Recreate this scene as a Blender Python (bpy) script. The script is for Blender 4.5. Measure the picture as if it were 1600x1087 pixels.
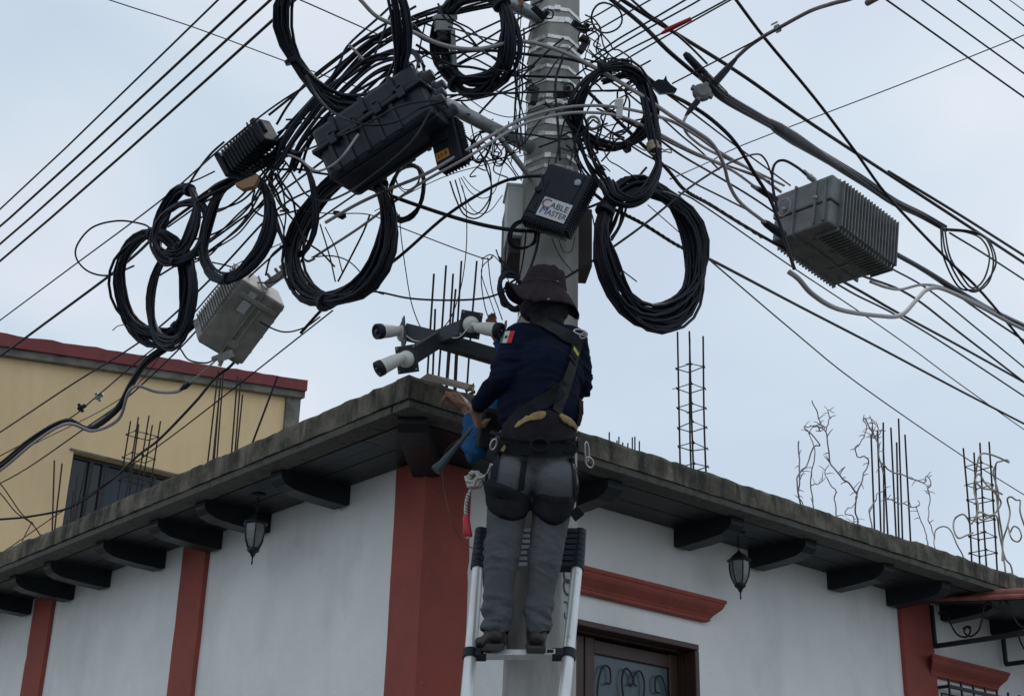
import bpy, bmesh, math, random
from mathutils import Vector, Matrix, noise
from mathutils.bvhtree import BVHTree
for o in list(bpy.data.objects): bpy.data.objects.remove(o)
SC = bpy.context.scene; COL = SC.collection
R_ = math.radians
# ------------------------------------------------------------------ camera
F_PX, CX, CY = 2160.0, 800.0, 543.5
PITCH, ROLL = R_(22.9), R_(1.4)
CAM = Vector((0, 0, 1.6))
FW = Vector((0, math.cos(PITCH), math.sin(PITCH)))
_u0 = Vector((0, -math.sin(PITCH), math.cos(PITCH))); _h = Vector((1, 0, 0))
RT = _h*math.cos(ROLL) + _u0*math.sin(ROLL)
UP = _u0*math.cos(ROLL) - _h*math.sin(ROLL)
cd = bpy.data.cameras.new('camera'); cam = bpy.data.objects.new('camera', cd); COL.objects.link(cam)
cd.sensor_width = 36; cd.lens = F_PX/1600*36; cd.clip_start = 0.05; cd.clip_end = 3000
m = Matrix((RT, UP, -FW)).transposed().to_4x4(); m.translation = CAM
cam.matrix_world = m; SC.camera = cam
SKX = 2.74
# ------------------------------------------------------------------ world, sun, exposure
W = bpy.data.worlds.new('World'); SC.world = W; W.use_nodes = True
wn, wl = W.node_tree.nodes, W.node_tree.links
for n in list(wn): wn.remove(n)
wo = wn.new('ShaderNodeOutputWorld'); bg = wn.new('ShaderNodeBackground'); bg.inputs[1].default_value = 0.1
sky = wn.new('ShaderNodeTexSky'); sky.sky_type = 'NISHITA'; sky.sun_disc = False
SUN_EL, SUN_AZ = 52, 25            # azimuth clockwise from +Y
sky.sun_elevation = R_(SUN_EL); sky.sun_rotation = R_(SUN_AZ); sky.dust_density = 2.0
tc = wn.new('ShaderNodeTexCoord'); mp = wn.new('ShaderNodeMapping')
mp.inputs['Scale'].default_value = (1.0, 1.0, 1.6); mp.inputs['Location'].default_value = (SKX, .0, .0); wl.new(tc.outputs['Generated'], mp.inputs[0])
nz = wn.new('ShaderNodeTexNoise'); nz.inputs['Scale'].default_value = 2.6; nz.inputs['Detail'].default_value = 4
nz.inputs['Roughness'].default_value = .42; nz.inputs['Distortion'].default_value = .4; wl.new(mp.outputs[0], nz.inputs['Vector'])
cr = wn.new('ShaderNodeValToRGB'); wl.new(nz.outputs['Fac'], cr.inputs[0])
cr.color_ramp.elements[0].position = .37; cr.color_ramp.elements[0].color = (4.75, 5.6, 6.65, 1)
e = cr.color_ramp.elements.new(.5); e.color = (5.25, 6.15, 7.0, 1)
cr.color_ramp.elements[-1].position = .65; cr.color_ramp.elements[-1].color = (6.7, 7.05, 7.7, 1)
for el in cr.color_ramp.elements:
    el.color = tuple(c/10 for c in el.color[:3])+(1,)
vm = wn.new('ShaderNodeVectorMath'); vm.operation = 'SCALE'; vm.inputs['Scale'].default_value = 10
wl.new(cr.outputs[0], vm.inputs[0])
mx = wn.new('ShaderNodeMix'); mx.data_type = 'RGBA'; mx.inputs[0].default_value = .9
wl.new(sky.outputs[0], mx.inputs[6]); wl.new(vm.outputs[0], mx.inputs[7])
wl.new(mx.outputs[2], bg.inputs[0]); wl.new(bg.outputs[0], wo.inputs[0])
sd = bpy.data.lights.new('sun', 'SUN'); sd.energy = 0.6; sd.angle = R_(25); sd.color = (1, .96, .9)
sun = bpy.data.objects.new('sun', sd); COL.objects.link(sun)
sdir = Vector((math.sin(R_(SUN_AZ))*math.cos(R_(SUN_EL)), math.cos(R_(SUN_AZ))*math.cos(R_(SUN_EL)), math.sin(R_(SUN_EL))))
sun.rotation_euler = sdir.to_track_quat('Z', 'Y').to_euler()
SC.view_settings.view_transform = 'Standard'; SC.view_settings.look = 'None'
SC.view_settings.exposure = 0.26; SC.view_settings.gamma = 1
# ------------------------------------------------------------------ pixel <-> world
def ray(x, y): return FW + RT*((x-CX)/F_PX) - UP*((y-CY)/F_PX)
def un(x, y, Y=None, z=None):
    d = ray(x, y); t = Y/d.y if Y is not None else (z-CAM.z)/d.z
    return CAM + d*t
def unpl(x, y, P0, n):
    d = ray(x, y); return CAM + d*((P0-CAM).dot(n)/d.dot(n))
def pr(P):
    v = P-CAM; d = v.dot(FW); return (CX+F_PX*v.dot(RT)/d, CY-F_PX*v.dot(UP)/d)
def dep(P): return (P-CAM).dot(FW)
AZ = R_(-41)
dL = Vector((math.sin(AZ), math.cos(AZ), 0)); dR = Vector((math.cos(AZ), -math.sin(AZ), 0)); ZZ = Vector((0, 0, 1))
# ------------------------------------------------------------------ materials
MATS = {}
def mat(name, col, rough=.6, metal=0, var=.12, scale=8, bump=0, bscale=None, col2=None, stretch=(1, 1, 1), lo=.35, hi=.65, spec=.5, trans=0, detail=5):
    if name in MATS: return MATS[name]
    m = bpy.data.materials.new(name); m.use_nodes = True; nt = m.node_tree; N, L = nt.nodes, nt.links
    b = N['Principled BSDF']; b.inputs['Roughness'].default_value = rough; b.inputs['Metallic'].default_value = metal
    b.inputs['Specular IOR Level'].default_value = spec
    if trans: b.inputs['Transmission Weight'].default_value = trans
    t = N.new('ShaderNodeTexCoord'); mpp = N.new('ShaderNodeMapping'); mpp.inputs['Scale'].default_value = stretch
    L.new(t.outputs['Object'], mpp.inputs[0])
    n = N.new('ShaderNodeTexNoise'); n.inputs['Scale'].default_value = scale; n.inputs['Detail'].default_value = detail; n.inputs['Roughness'].default_value = .6
    L.new(mpp.outputs[0], n.inputs['Vector'])
    r = N.new('ShaderNodeValToRGB'); r.color_ramp.elements[0].position = lo; r.color_ramp.elements[1].position = hi
    c2 = col2 if col2 else tuple(c*(1-var) for c in col); c1 = col if col2 else tuple(min(1, c*(1+var)) for c in col)
    r.color_ramp.elements[0].color = (*c2, 1); r.color_ramp.elements[1].color = (*c1, 1)
    L.new(n.outputs['Fac'], r.inputs[0]); L.new(r.outputs[0], b.inputs['Base Color'])
    rr = N.new('ShaderNodeMapRange'); rr.inputs[3].default_value = max(.03, rough-.1); rr.inputs[4].default_value = min(1, rough+.12)
    L.new(n.outputs['Fac'], rr.inputs[0]); L.new(rr.outputs[0], b.inputs['Roughness'])
    if bump:
        n2 = N.new('ShaderNodeTexNoise'); n2.inputs['Scale'].default_value = bscale or scale*4; n2.inputs['Detail'].default_value = 4
        L.new(mpp.outputs[0], n2.inputs['Vector'])
        bp = N.new('ShaderNodeBump'); bp.inputs['Strength'].default_value = min(1, bump); bp.inputs['Distance'].default_value = .01
        L.new(n2.outputs['Fac'], bp.inputs['Height']); L.new(bp.outputs[0], b.inputs['Normal'])
    MATS[name] = m; return m
def overlay(m, col, scale, lo, hi, stretch=(1, 1, 1), amt=1.0):
    """a second layer of stains over a material's colour"""
    N, L = m.node_tree.nodes, m.node_tree.links; b = N['Principled BSDF']
    src = b.inputs['Base Color'].links[0].from_socket
    t = N.new('ShaderNodeTexCoord'); mp_ = N.new('ShaderNodeMapping'); mp_.inputs['Scale'].default_value = stretch; L.new(t.outputs['Object'], mp_.inputs[0])
    n = N.new('ShaderNodeTexNoise'); n.inputs['Scale'].default_value = scale; n.inputs['Detail'].default_value = 7; n.inputs['Roughness'].default_value = .65
    L.new(mp_.outputs[0], n.inputs['Vector'])
    r = N.new('ShaderNodeMapRange'); r.inputs[1].default_value = lo; r.inputs[2].default_value = hi; r.inputs[4].default_value = amt
    L.new(n.outputs['Fac'], r.inputs[0])
    x = N.new('ShaderNodeMix'); x.data_type = 'RGBA'; L.new(r.outputs[0], x.inputs[0]); L.new(src, x.inputs[6]); x.inputs[7].default_value = (*col, 1)
    L.new(x.outputs[2], b.inputs['Base Color']); return m
M_wall = overlay(overlay(overlay(mat('white_plaster', (.84, .84, .83), .9, var=.06, scale=1.3, bump=.5, bscale=22), (.52, .54, .54), 1.0, .5, .78, (1, 1, .5), .65), (.5, .5, .47), 1.6, .56, .82, (2.2, 2.2, .16), .3), (.3, .3, .28), 16, .68, .76, (1, 1, 1), .35)
M_red = overlay(mat('red_paint', (.30, .064, .046), .75, var=.12, scale=3, bump=.3, bscale=40), (.2, .06, .045), 5, .5, .76, (1, 1, .5), .6)
overlay(M_red, (.5, .3, .26), 26, .67, .74, (1, 1, .6), .5)
M_conc = overlay(overlay(mat('weathered_concrete', (.20, .175, .135), .95, col2=(.055, .05, .038), scale=7, bump=1, bscale=40, stretch=(1, 1, .7), lo=.36, hi=.66), (.014, .017, .011), 10, .46, .66, (1, 1, .22), .9), (.27, .25, .2), 30, .62, .76, (1, 1, .4), .55)
M_strip = overlay(mat('drip_edge_concrete', (.14, .13, .11), .9, col2=(.05, .052, .045), scale=9, bump=.5, bscale=30), (.02, .022, .02), 9, .5, .7)
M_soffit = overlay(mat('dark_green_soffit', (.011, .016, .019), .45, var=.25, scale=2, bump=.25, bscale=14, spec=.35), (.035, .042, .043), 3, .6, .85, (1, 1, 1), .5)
M_pole = overlay(overlay(mat('pole_concrete', (.44, .43, .40), .9, col2=(.28, .27, .25), scale=3, bump=.5, bscale=50, stretch=(1, 1, .3)), (.17, .13, .09), 5, .58, .8, (1, 1, .12), .6), (.1, .1, .095), 60, .66, .72, (1, 1, 1), .7)
M_steel = mat('galvanised_steel', (.34, .37, .38), .42, .55, var=.2, scale=14)
M_band = mat('steel_strap', (.72, .72, .68), .3, .6, var=.15, scale=30)
M_alu = overlay(mat('cast_aluminium', (.17, .175, .175), .6, .2, var=.2, scale=10, bump=.3, bscale=60), (.16, .13, .10), 7, .52, .75, (1, 1, 1), .6)
M_alul = overlay(mat('pale_cast_aluminium', (.34, .33, .31), .6, .2, var=.2, scale=10, bump=.3, bscale=60), (.18, .15, .12), 7, .52, .75, (1, 1, 1), .6)
M_ladder = overlay(mat('ladder_aluminium', (.68, .69, .68), .34, .45, var=.08, scale=12, stretch=(1, 1, .2)), (.3, .27, .24), 22, .62, .72, (1, 1, .5), .7)
M_blk = mat('black_plastic', (.009, .0125, .021), .5, var=.25, scale=9, bump=.15, bscale=50, spec=.28)
M_blk2 = mat('black_moulded_case', (.011, .0155, .026), .45, var=.3, scale=5, bump=.2, bscale=30, spec=.35)
M_cable = mat('black_cable_jacket', (.007, .0095, .017), .5, var=.2, scale=.7, detail=1, spec=.28)
M_cable2 = mat('worn_black_cable_jacket', (.016, .020, .030), .5, var=.3, scale=.9, detail=1, spec=.25)
M_gcable = mat('grey_cable_jacket', (.33, .31, .31), .5, var=.15, scale=1.5, detail=2)
M_pink = mat('faded_pink_grey_tube', (.20, .15, .16), .5, var=.2, scale=7)
M_wire = mat('dark_wire', (.016, .017, .024), .6, var=.1, scale=.7, detail=1, spec=.28)
M_rust = mat('rusty_rebar', (.045, .028, .024), .85, col2=(.022, .018, .018), scale=25, bump=.6, bscale=180)
M_yel = overlay(mat('yellow_wall_paint', (.84, .62, .35), .9, var=.05, scale=.6, bump=.2, bscale=20), (.62, .44, .24), 1.4, .48, .78, (1, 1, .35), .6)
M_coping = overlay(mat('red_coping', (.21, .052, .052), .85, var=.15, scale=2, bump=.5), (.14, .05, .05), 5, .5, .75)
M_gconc = mat('grey_render', (.22, .22, .18), .9, col2=(.1, .1, .09), scale=4, bump=.4)
M_glassd = mat('dark_window_glass', (.012, .016, .022), .12, var=.2, scale=1)
M_brown = mat('brown_door_wood', (.055, .026, .02), .45, var=.25, scale=4, stretch=(1, 1, .15), bump=.2)
M_frost = mat('frosted_teal_glass', (.075, .115, .12), .3, var=.2, scale=3)
M_iron = mat('wrought_iron', (.018, .02, .024), .5, .3, var=.2)
M_lamp = mat('lantern_glass', (.30, .32, .31), .2, var=.15, scale=12, trans=.35)
M_white = mat('white_plastic', (.62, .61, .57), .4, var=.06, scale=12)
M_skin = mat('skin', (.27, .125, .08), .55, var=.12, scale=22, bump=.15, bscale=150)
M_hair = mat('dark_hair', (.01, .008, .008), .8)
M_navy = mat('navy_shirt_cloth', (.0035, .0065, .021), .9, var=.3, scale=7, bump=.4, bscale=220, spec=.15)
M_trou = mat('grey_work_trousers', (.105, .110, .120), .92, var=.1, scale=5, bump=.5, bscale=240, spec=.2)
M_hat = mat('faded_maroon_hat_cloth', (.033, .022, .028), .95, var=.25, scale=18, bump=.5, bscale=260, spec=.15)
M_web = mat('black_webbing', (.013, .014, .017), .85, var=.3, scale=20, bump=.4, bscale=200, spec=.2)
M_padm = mat('dark_maroon_pad', (.018, .013, .017), .9, var=.3, scale=15, bump=.4, bscale=200, spec=.2)
M_olive = mat('olive_webbing', (.016, .019, .018), .9, var=.3, scale=20, bump=.3)
M_yelp = mat('yellow_fabric', (.30, .22, .09), .8, var=.3, scale=30)
M_blue = mat('blue_shirt_cloth', (.018, .085, .2), .9, var=.25, scale=9, bump=.4, bscale=200, spec=.2)
M_boot = mat('dark_boot_leather', (.018, .014, .013), .5, var=.3, scale=14, bump=.3)
M_tool = mat('blue_grey_tool_steel', (.035, .05, .06), .6, .2, var=.2)
M_redp = mat('red_plastic', (.42, .012, .025), .45, var=.15)
M_rope = mat('white_rope', (.45, .44, .40), .9, var=.3, scale=60, bump=.6, bscale=300)
M_carab = mat('carabiner_metal', (.45, .43, .45), .3, .8, var=.1)
M_vine = mat('dry_vine', (.30, .27, .28), .9, var=.25, scale=12)
M_flagg = mat('flag_green', (.01, .12, .05), .8); M_flagw = mat('flag_white', (.55, .55, .52), .8); M_flagr = mat('flag_red', (.5, .02, .03), .8)
M_stick = mat('white_sticker', (.55, .57, .60), .45, var=.05, scale=14); M_ink = mat('dark_ink', (.012, .014, .03), .6); M_inkr = mat('red_ink', (.32, .03, .03), .6); M_inkb = mat('blue_ink', (.03, .05, .3), .6)
M_orange = mat('orange_label', (.45, .19, .02), .6, var=.2, scale=30)
M_ply = mat('orange_brown_cover', (.26, .14, .07), .8, var=.2)
M_tape = mat('beige_tape', (.33, .28, .2), .8, var=.3, scale=40)
M_cardb = mat('brown_board', (.13, .105, .08), .9, var=.2, scale=10)
# ------------------------------------------------------------------ mesh building
class MB:
    def __init__(s): s.v = []; s.f = []; s.mi = []; s.sm = []
    def add(s, vs, fs, mi=0, smooth=False):
        o = len(s.v); s.v += [Vector(v) for v in vs]
        for f in fs: s.f.append([i+o for i in f]); s.mi.append(mi); s.sm.append(smooth)
    def box(s, c, X, Y, Z, dx, dy, dz, mi=0):
        c = Vector(c); vs = [c+X*(dx/2*i)+Y*(dy/2*j)+Z*(dz/2*k) for i in (-1, 1) for j in (-1, 1) for k in (-1, 1)]
        s.add(vs, [(0, 1, 3, 2), (4, 6, 7, 5), (0, 4, 5, 1), (2, 3, 7, 6), (0, 2, 6, 4), (1, 5, 7, 3)], mi)
    def prism(s, poly, e, mi=0, smooth=False):
        """poly: list of points, e: extrusion vector"""
        n = len(poly); vs = [Vector(p) for p in poly]+[Vector(p)+e for p in poly]
        s.add(vs, [tuple(range(n))[::-1], tuple(range(n, 2*n))], mi)
        s.add(vs, [(i, (i+1) % n, n+(i+1) % n, n+i) for i in range(n)], mi, smooth)
    def tube(s, pts, r, n=7, mi=0, closed=False, flat=None):
        pts = [Vector(p) for p in pts]; N = len(pts)
        if N < 2: return
        rs = r if isinstance(r, (list, tuple)) else [r]*N
        T = []
        for i in range(N):
            a = pts[(i-1) % N] if closed else pts[max(0, i-1)]; b = pts[(i+1) % N] if closed else pts[min(N-1, i+1)]
            t = b-a; T.append(t.normalized() if t.length > 1e-9 else (T[-1] if T else Vector((0, 0, 1))))
        a = T[0].cross(Vector((0.31, .11, .94)));
        if a.length < .05: a = T[0].cross(Vector((1, 0, 0)))
        a.normalize(); vs = []
        for i in range(N):
            a = (a - T[i]*a.dot(T[i]))
            a = a.normalized() if a.length > 1e-6 else T[i].orthogonal().normalized()
            b = T[i].cross(a)
            for k in range(n):
                th = 2*math.pi*k/n; vs.append(pts[i]+(a*math.cos(th)+b*math.sin(th))*rs[i])
        fs = [(i*n+k, i*n+(k+1) % n, (i+1)*n+(k+1) % n, (i+1)*n+k) for i in range(N-1) for k in range(n)]
        if closed: fs += [((N-1)*n+k, (N-1)*n+(k+1) % n, (k+1) % n, k) for k in range(n)]
        s.add(vs, fs, mi, True)
        if not closed: s.add([vs[k] for k in range(n)]+[vs[(N-1)*n+k] for k in range(n)], [tuple(range(n))[::-1], tuple(range(n, 2*n))], mi)
    def lathe(s, base, axis, prof, n=16, mi=0, smooth=True, ref=None):
        axis = axis.normalized(); a = (ref - axis*ref.dot(axis)).normalized() if ref else axis.orthogonal().normalized(); b = axis.cross(a); vs = []
        for r, h in prof:
            for k in range(n):
                th = 2*math.pi*k/n; vs.append(base+axis*h+(a*math.cos(th)+b*math.sin(th))*r)
        m_ = len(prof)
        s.add(vs, [(i*n+k, i*n+(k+1) % n, (i+1)*n+(k+1) % n, (i+1)*n+k) for i in range(m_-1) for k in range(n)], mi, smooth)
        s.add([vs[k] for k in range(n)]+[vs[(m_-1)*n+k] for k in range(n)], [tuple(range(n))[::-1], tuple(range(n, 2*n))], mi)
    def ribbon(s, pts, nrm, w, t, mi=0):
        """strap: flat section w wide, t thick, nrm per point"""
        N = len(pts); vs = []
        for i in range(N):
            tg = (pts[min(N-1, i+1)]-pts[max(0, i-1)]).normalized(); n_ = (nrm[i]-tg*nrm[i].dot(tg)).normalized(); sd_ = tg.cross(n_)
            ww = w[i] if isinstance(w, (list, tuple)) else w
            for (x, y) in ((-1, 0), (1, 0), (1, 1), (-1, 1)): vs.append(pts[i]+sd_*(x*ww/2)+n_*(y*t))
        fs = [(i*4+k, i*4+(k+1) % 4, (i+1)*4+(k+1) % 4, (i+1)*4+k) for i in range(N-1) for k in range(4)]
        s.add(vs, fs+[(3, 2, 1, 0), tuple(range((N-1)*4, N*4))], mi)
    def obj(s, name, mats, parent=None, origin=None, bevel=0, recalc=True):
        me = bpy.data.meshes.new(name)
        if parent is not None: org = parent['_o'] if '_o' in parent else (0, 0, 0); org = Vector(org)
        elif origin is not None: org = Vector(origin)
        else:
            n = len(s.v); org = Vector((sum(v.x for v in s.v)/n, sum(v.y for v in s.v)/n, min(v.z for v in s.v)))
        me.from_pydata([tuple(v-org) for v in s.v], [], s.f)
        if not isinstance(mats, (list, tuple)): mats = [mats]
        for m_ in mats: me.materials.append(m_)
        for p, i, sm in zip(me.polygons, s.mi, s.sm): p.material_index = i; p.use_smooth = sm
        if recalc:
            b = bmesh.new(); b.from_mesh(me); bmesh.ops.recalc_face_normals(b, faces=b.faces); b.to_mesh(me); b.free()
        o = bpy.data.objects.new(name, me); COL.objects.link(o)
        o['_o'] = tuple(org)
        if parent is not None: o.parent = parent
        else: o.location = org
        if bevel:
            md = o.modifiers.new('bevel', 'BEVEL'); md.width = bevel; md.segments = 2; md.limit_method = 'ANGLE'; md.angle_limit = R_(35)
        return o
def T(o, label, cat, group=None, kind=None):
    if label: o['label'] = label
    if cat: o['category'] = cat
    if group: o['group'] = group
    if kind: o['kind'] = kind
    return o
def thing(name, loc, label, cat, group=None):
    o = bpy.data.objects.new(name, None); COL.objects.link(o); o.location = loc; o.empty_display_size = .1; o['_o'] = tuple(loc)
    return T(o, label, cat, group)
def spline(P, seg=8, closed=False):
    P = [Vector(p) for p in P]; n = len(P)
    if n == 2: return [P[0].lerp(P[1], i/seg) for i in range(seg+1)]
    out = []
    for i in range(n if closed else n-1):
        p0 = P[(i-1) % n] if closed or i > 0 else P[0]*2-P[1]; p1 = P[i]; p2 = P[(i+1) % n]
        p3 = P[(i+2) % n] if closed or i+2 < n else P[-1]*2-P[-2]
        for k in range(seg):
            t = k/seg; out.append(.5*((2*p1)+(p2-p0)*t+(2*p0-5*p1+4*p2-p3)*t*t+(3*p1-p0-3*p2+p3)*t**3))
    if not closed: out.append(P[-1])
    return out
def PX(p):
    """(x, y, Y) with Y the distance north of the camera, or negative for a height"""
    x, y, d = p; return un(x, y, Y=d) if d > 0 else un(x, y, z=-d)
rnd = random.Random(7)
# ================================================================== ground
def sheet(name, pts, z, m):
    b = MB(); b.add([(x, y, z) for x, y in pts], [tuple(range(len(pts)))]); o = b.obj(name, m, origin=(0, 0, 0)); o['kind'] = 'structure'; return o
M_ground = mat('packed_earth', (.24, .23, .2), .95, var=.3, scale=.4, bump=.5, bscale=5)
M_asph = mat('asphalt', (.09, .09, .088), .9, var=.2, scale=3, bump=.5, bscale=60)
M_pave = mat('pavement_concrete', (.34, .33, .30), .9, var=.15, scale=2, bump=.4, bscale=30)
sheet('ground', [(-600, -600), (600, -600), (600, 600), (-600, 600)], -.02, M_ground)
RC = un(640, 590, Y=7.05); ZT = RC.z+.022; ZS = un(639, 633, Y=7.05).z; OV = .65
WC = RC+(dR+dL)*OV; WC.z = 0
def H(a, b, z): return Vector((WC.x+dR.x*a+dL.x*b, WC.y+dR.y*a+dL.y*b, z))
def toH(P): v = P-WC; return v.dot(dR), v.dot(dL), P.z
def rw(x, y, b=0): return toH(unpl(x, y, H(0, b, 0), dL))       # onto right facade plane -> (a, b, z)
def lw(x, y, a=0): return toH(unpl(x, y, H(a, 0, 0), dR))       # onto left facade plane
# two streets meeting at the corner (camera stands in the junction) and the pavement round the house
def quadH(a0, a1, b0, b1, z, name, m, h=0):
    if not h:
        b = MB(); b.add([H(a0, b0, z), H(a1, b0, z), H(a1, b1, z), H(a0, b1, z)], [(0, 1, 2, 3)])
    else:
        b = MB(); b.box(H((a0+a1)/2, (b0+b1)/2, z-h/2), dR, dL, ZZ, a1-a0, b1-b0, h)
    o = b.obj(name, m, origin=H(0, 0, 0)); o['kind'] = 'structure'; return o
quadH(-40, 60, -12, -1.55, -.012, 'road', M_asph); quadH(-12, -1.55, -1.55, 60, -.008, 'road', M_asph)
quadH(-1.5, 40, -1.5, -.03, .0, 'pavement', M_pave, .15); quadH(-1.5, -.03, -.03, 40, .0, 'pavement', M_pave, .15)
# ================================================================== corner house
house = thing('corner_house', H(0, 0, 0), 'white plastered corner house with brick red pilasters under a flat concrete roof', 'house')
a_op0 = rw(803, 1000)[0]; a_op1, _, z_op = rw(1090, 1007)
LA, LB = 15.0, 11.3
b = MB()
for (a0, a1, z0, z1) in ((0, a_op0, 0, ZS+.02), (a_op1, LA, 0, ZS+.02), (a_op0, a_op1, z_op, ZS+.02)):
    b.box(H((a0+a1)/2, .11, (z0+z1)/2), dR, dL, ZZ, a1-a0, .22, z1-z0)
b.obj('street_wall', M_wall, house)
b = MB(); b.box(H(.11, (LB+.22)/2, (ZS+.02)/2), dR, dL, ZZ, .22, LB-.22, ZS+.02); b.obj('side_wall', M_wall, house)
b = MB(); b.box(H(LA-.11, (LB+.22)/2, ZS/2), dR, dL, ZZ, .22, LB-.22, ZS); b.box(H(LA/2, LB+.11, ZS/2), dR, dL, ZZ, LA, .22, ZS); b.obj('rear_wall', M_wall, house)
# --- roof slab: rough cast concrete edge, lighter drip strip, dark painted soffit
zf = ZS+.045
def edge_band(p0, d, n_out, L, z0, z1, name, m, amp, th=.12):
    """a band of rough concrete along an edge, with real thickness and an uneven top"""
    b = MB(); n = int(L/.045); k = 7; vs = []
    for i in range(n+1):
        s_ = L*i/n; q = p0+d*s_
        top = noise.noise(Vector((s_*1.1, z0, 3.1)))*amp*.9+noise.noise(Vector((s_*7, z0, 1)))*amp*.7+noise.noise(Vector((s_*21, 5, 1)))*amp*.45
        bot = noise.noise(Vector((s_*5, z0, 9)))*amp*.25
        for j in range(k):
            f = j/(k-1); z = z0+bot*(1-f)+(z1+top-z0)*f
            out = noise.noise(Vector((s_*6, z*9, 7)))*amp*.5+noise.noise(Vector((s_*19, z*20, 2)))*amp*.35
            if j == k-1: out -= amp*.5
            vs.append(Vector((q.x, q.y, z))+n_out*out)
        vs.append(Vector((q.x, q.y, z1+top*.5))-n_out*th); vs.append(Vector((q.x, q.y, z0))-n_out*th)
    K = k+2
    fs = [(i*K+j, (i+1)*K+j, (i+1)*K+(j+1) % K, i*K+(j+1) % K) for i in range(n) for j in range(K)]
    b.add(vs, fs, 0, False); b.add(vs[:K]+vs[-K:], [tuple(range(K)), tuple(range(K, 2*K))[::-1]])
    return b.obj(name, m, house)
rc0 = H(-OV, -OV, 0)
edge_band(rc0-dL*.0, dR, -dL, LA+OV, zf, ZT, 'roof_edge', M_conc, .016)
edge_band(rc0+dL*.125, dL, -dR, LB+OV-.1, zf, ZT, 'roof_edge', M_conc, .016)
b = MB()
b.box(H((LA-OV+.03)/2, -OV+.012+.075, (ZS+zf)/2-.002), dR, dL, ZZ, LA+OV, .15, zf-ZS)
b.box(H(-OV+.012+.075, (LB+.6-OV)/2, (ZS+zf)/2-.002), dR, dL, ZZ, .15, LB+.6+OV-.35, zf-ZS)
b.obj('drip_strip', M_strip, house, bevel=.004)
b = MB(); b.box(H((LA-OV)/2+.1, (LB-OV)/2+.1, (ZS+.012+ZT-.03)/2), dR, dL, ZZ, LA+OV-.2, LB+OV-.2, ZT-.03-ZS-.012); b.obj('roof_slab', M_conc, house)
# soffit: painted underside with board marks
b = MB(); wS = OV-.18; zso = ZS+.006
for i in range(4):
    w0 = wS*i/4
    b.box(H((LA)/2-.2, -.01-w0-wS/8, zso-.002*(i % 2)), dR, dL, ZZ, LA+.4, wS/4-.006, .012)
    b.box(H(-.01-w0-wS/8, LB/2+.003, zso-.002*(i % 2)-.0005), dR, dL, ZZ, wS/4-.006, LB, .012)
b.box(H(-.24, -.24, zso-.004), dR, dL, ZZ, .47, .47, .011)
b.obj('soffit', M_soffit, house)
# --- corbels
def corbel(pos, right):
    """rounded concrete bracket: profile across the overhang"""
    h, w, L = .125, .13, OV-.13
    pr_ = [(0, 0), (0, -h), (.03, -h-.012), (L*.45, -h-.006), (L*.8, -h*.93), (L*.93, -h*.75), (L, -h*.45), (L, 0)]
    b = MB()
    if right: P = [H(pos-w/2, -.002-x, ZS+.0+z) for x, z in pr_]; e = dR*w
    else: P = [H(-.002-x, pos-w/2, ZS+z) for x, z in pr_]; e = dL*w
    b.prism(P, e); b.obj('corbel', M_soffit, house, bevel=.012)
for x, y in ((50, 950), (116, 929), (173, 908), (259, 876), (347, 847), (423, 818), (547, 772)): corbel(lw(x, y)[1]+.06, False)
corbel(lw(50, 950)[1]+1.05, False); corbel(lw(50, 950)[1]+2.0, False)
rp = [rw(x, y)[0] for x, y in ((1053, 831), (1169, 865), (1292, 901))]
for p in rp: corbel(p+.06, True)
st = rw(1292, 901)[0]
corbel(rw(893, 790)[0]-.12, True)
for k in (1, 2, 3, 4): corbel(st+.06+k*.78, True)
# corner bracket, set diagonally
b = MB(); dg = (-(dR+dL)).normalized(); sdv = dg.cross(ZZ)
pr_ = [(0, 0), (0, -.125), (.3, -.12), (.55, -.11), (.68, -.08), (.72, -.04), (.72, 0)]
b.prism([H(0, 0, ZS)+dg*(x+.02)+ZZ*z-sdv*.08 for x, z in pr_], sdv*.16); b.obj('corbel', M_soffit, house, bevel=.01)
# --- pilasters (slightly uneven painted edges)
def pilaster(p0, d, n_out, w, z1, name='pilaster', proud=.035):
    b = MB(); n = 60; vs = []
    for i in range(n+1):
        z = z1*i/n; j0 = noise.noise(Vector((z*3, p0.x, 2)))*.006; j1 = noise.noise(Vector((z*4, p0.y, 8)))*.009+(-.012 if (noise.noise(Vector((z*6, p0.x, 4))) > .33) else 0)
        for (u, o_) in ((j0, 0), (j0+.004, proud), (w+j1-.004, proud), (w+j1, 0)): vs.append(Vector((p0.x, p0.y, z))+d*u+n_out*o_)
    fs = [(i*4+k, i*4+(k+1) % 4, (i+1)*4+(k+1) % 4, (i+1)*4+k) for i in range(n) for k in range(4)]
    b.add(vs, fs+[(3, 2, 1, 0), tuple(range(n*4, n*4+4))]); b.obj(name, M_red, house)
a0 = rw(1401, 950)[0]; a1 = rw(1448, 950)[0]; pilaster(H(a0, -.001, 0), dR, -dL, a1-a0, ZS-.01)
zq = ZS-.02
for xl, xr, y in ((60, 88, 940), (293, 329, 860)):
    b0 = lw(xl, y)[1]; b1 = lw(xr, y)[1]; pilaster(H(-.001, b1, 0), dL, -dR, b0-b1, zq)
aw = rw(730, 780)[0]; bw = lw(628, 720)[1]
b = MB(); n = 60; vs = []; pz = ZS-.012
for i in range(n+1):
    z = pz*i/n; j0 = noise.noise(Vector((z*3, 1, 2)))*.008; j1 = noise.noise(Vector((z*4, 6, 8)))*.009+(-.01 if noise.noise(Vector((z*6, 9, 4))) > .33 else 0); pp = .036
    for (a, bb) in ((0.003, bw+j0), (-pp, bw+j0), (-pp, -pp), (aw+j1, -pp), (aw+j1, .003), (.003, .003)): vs.append(H(a, bb, z))
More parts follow.
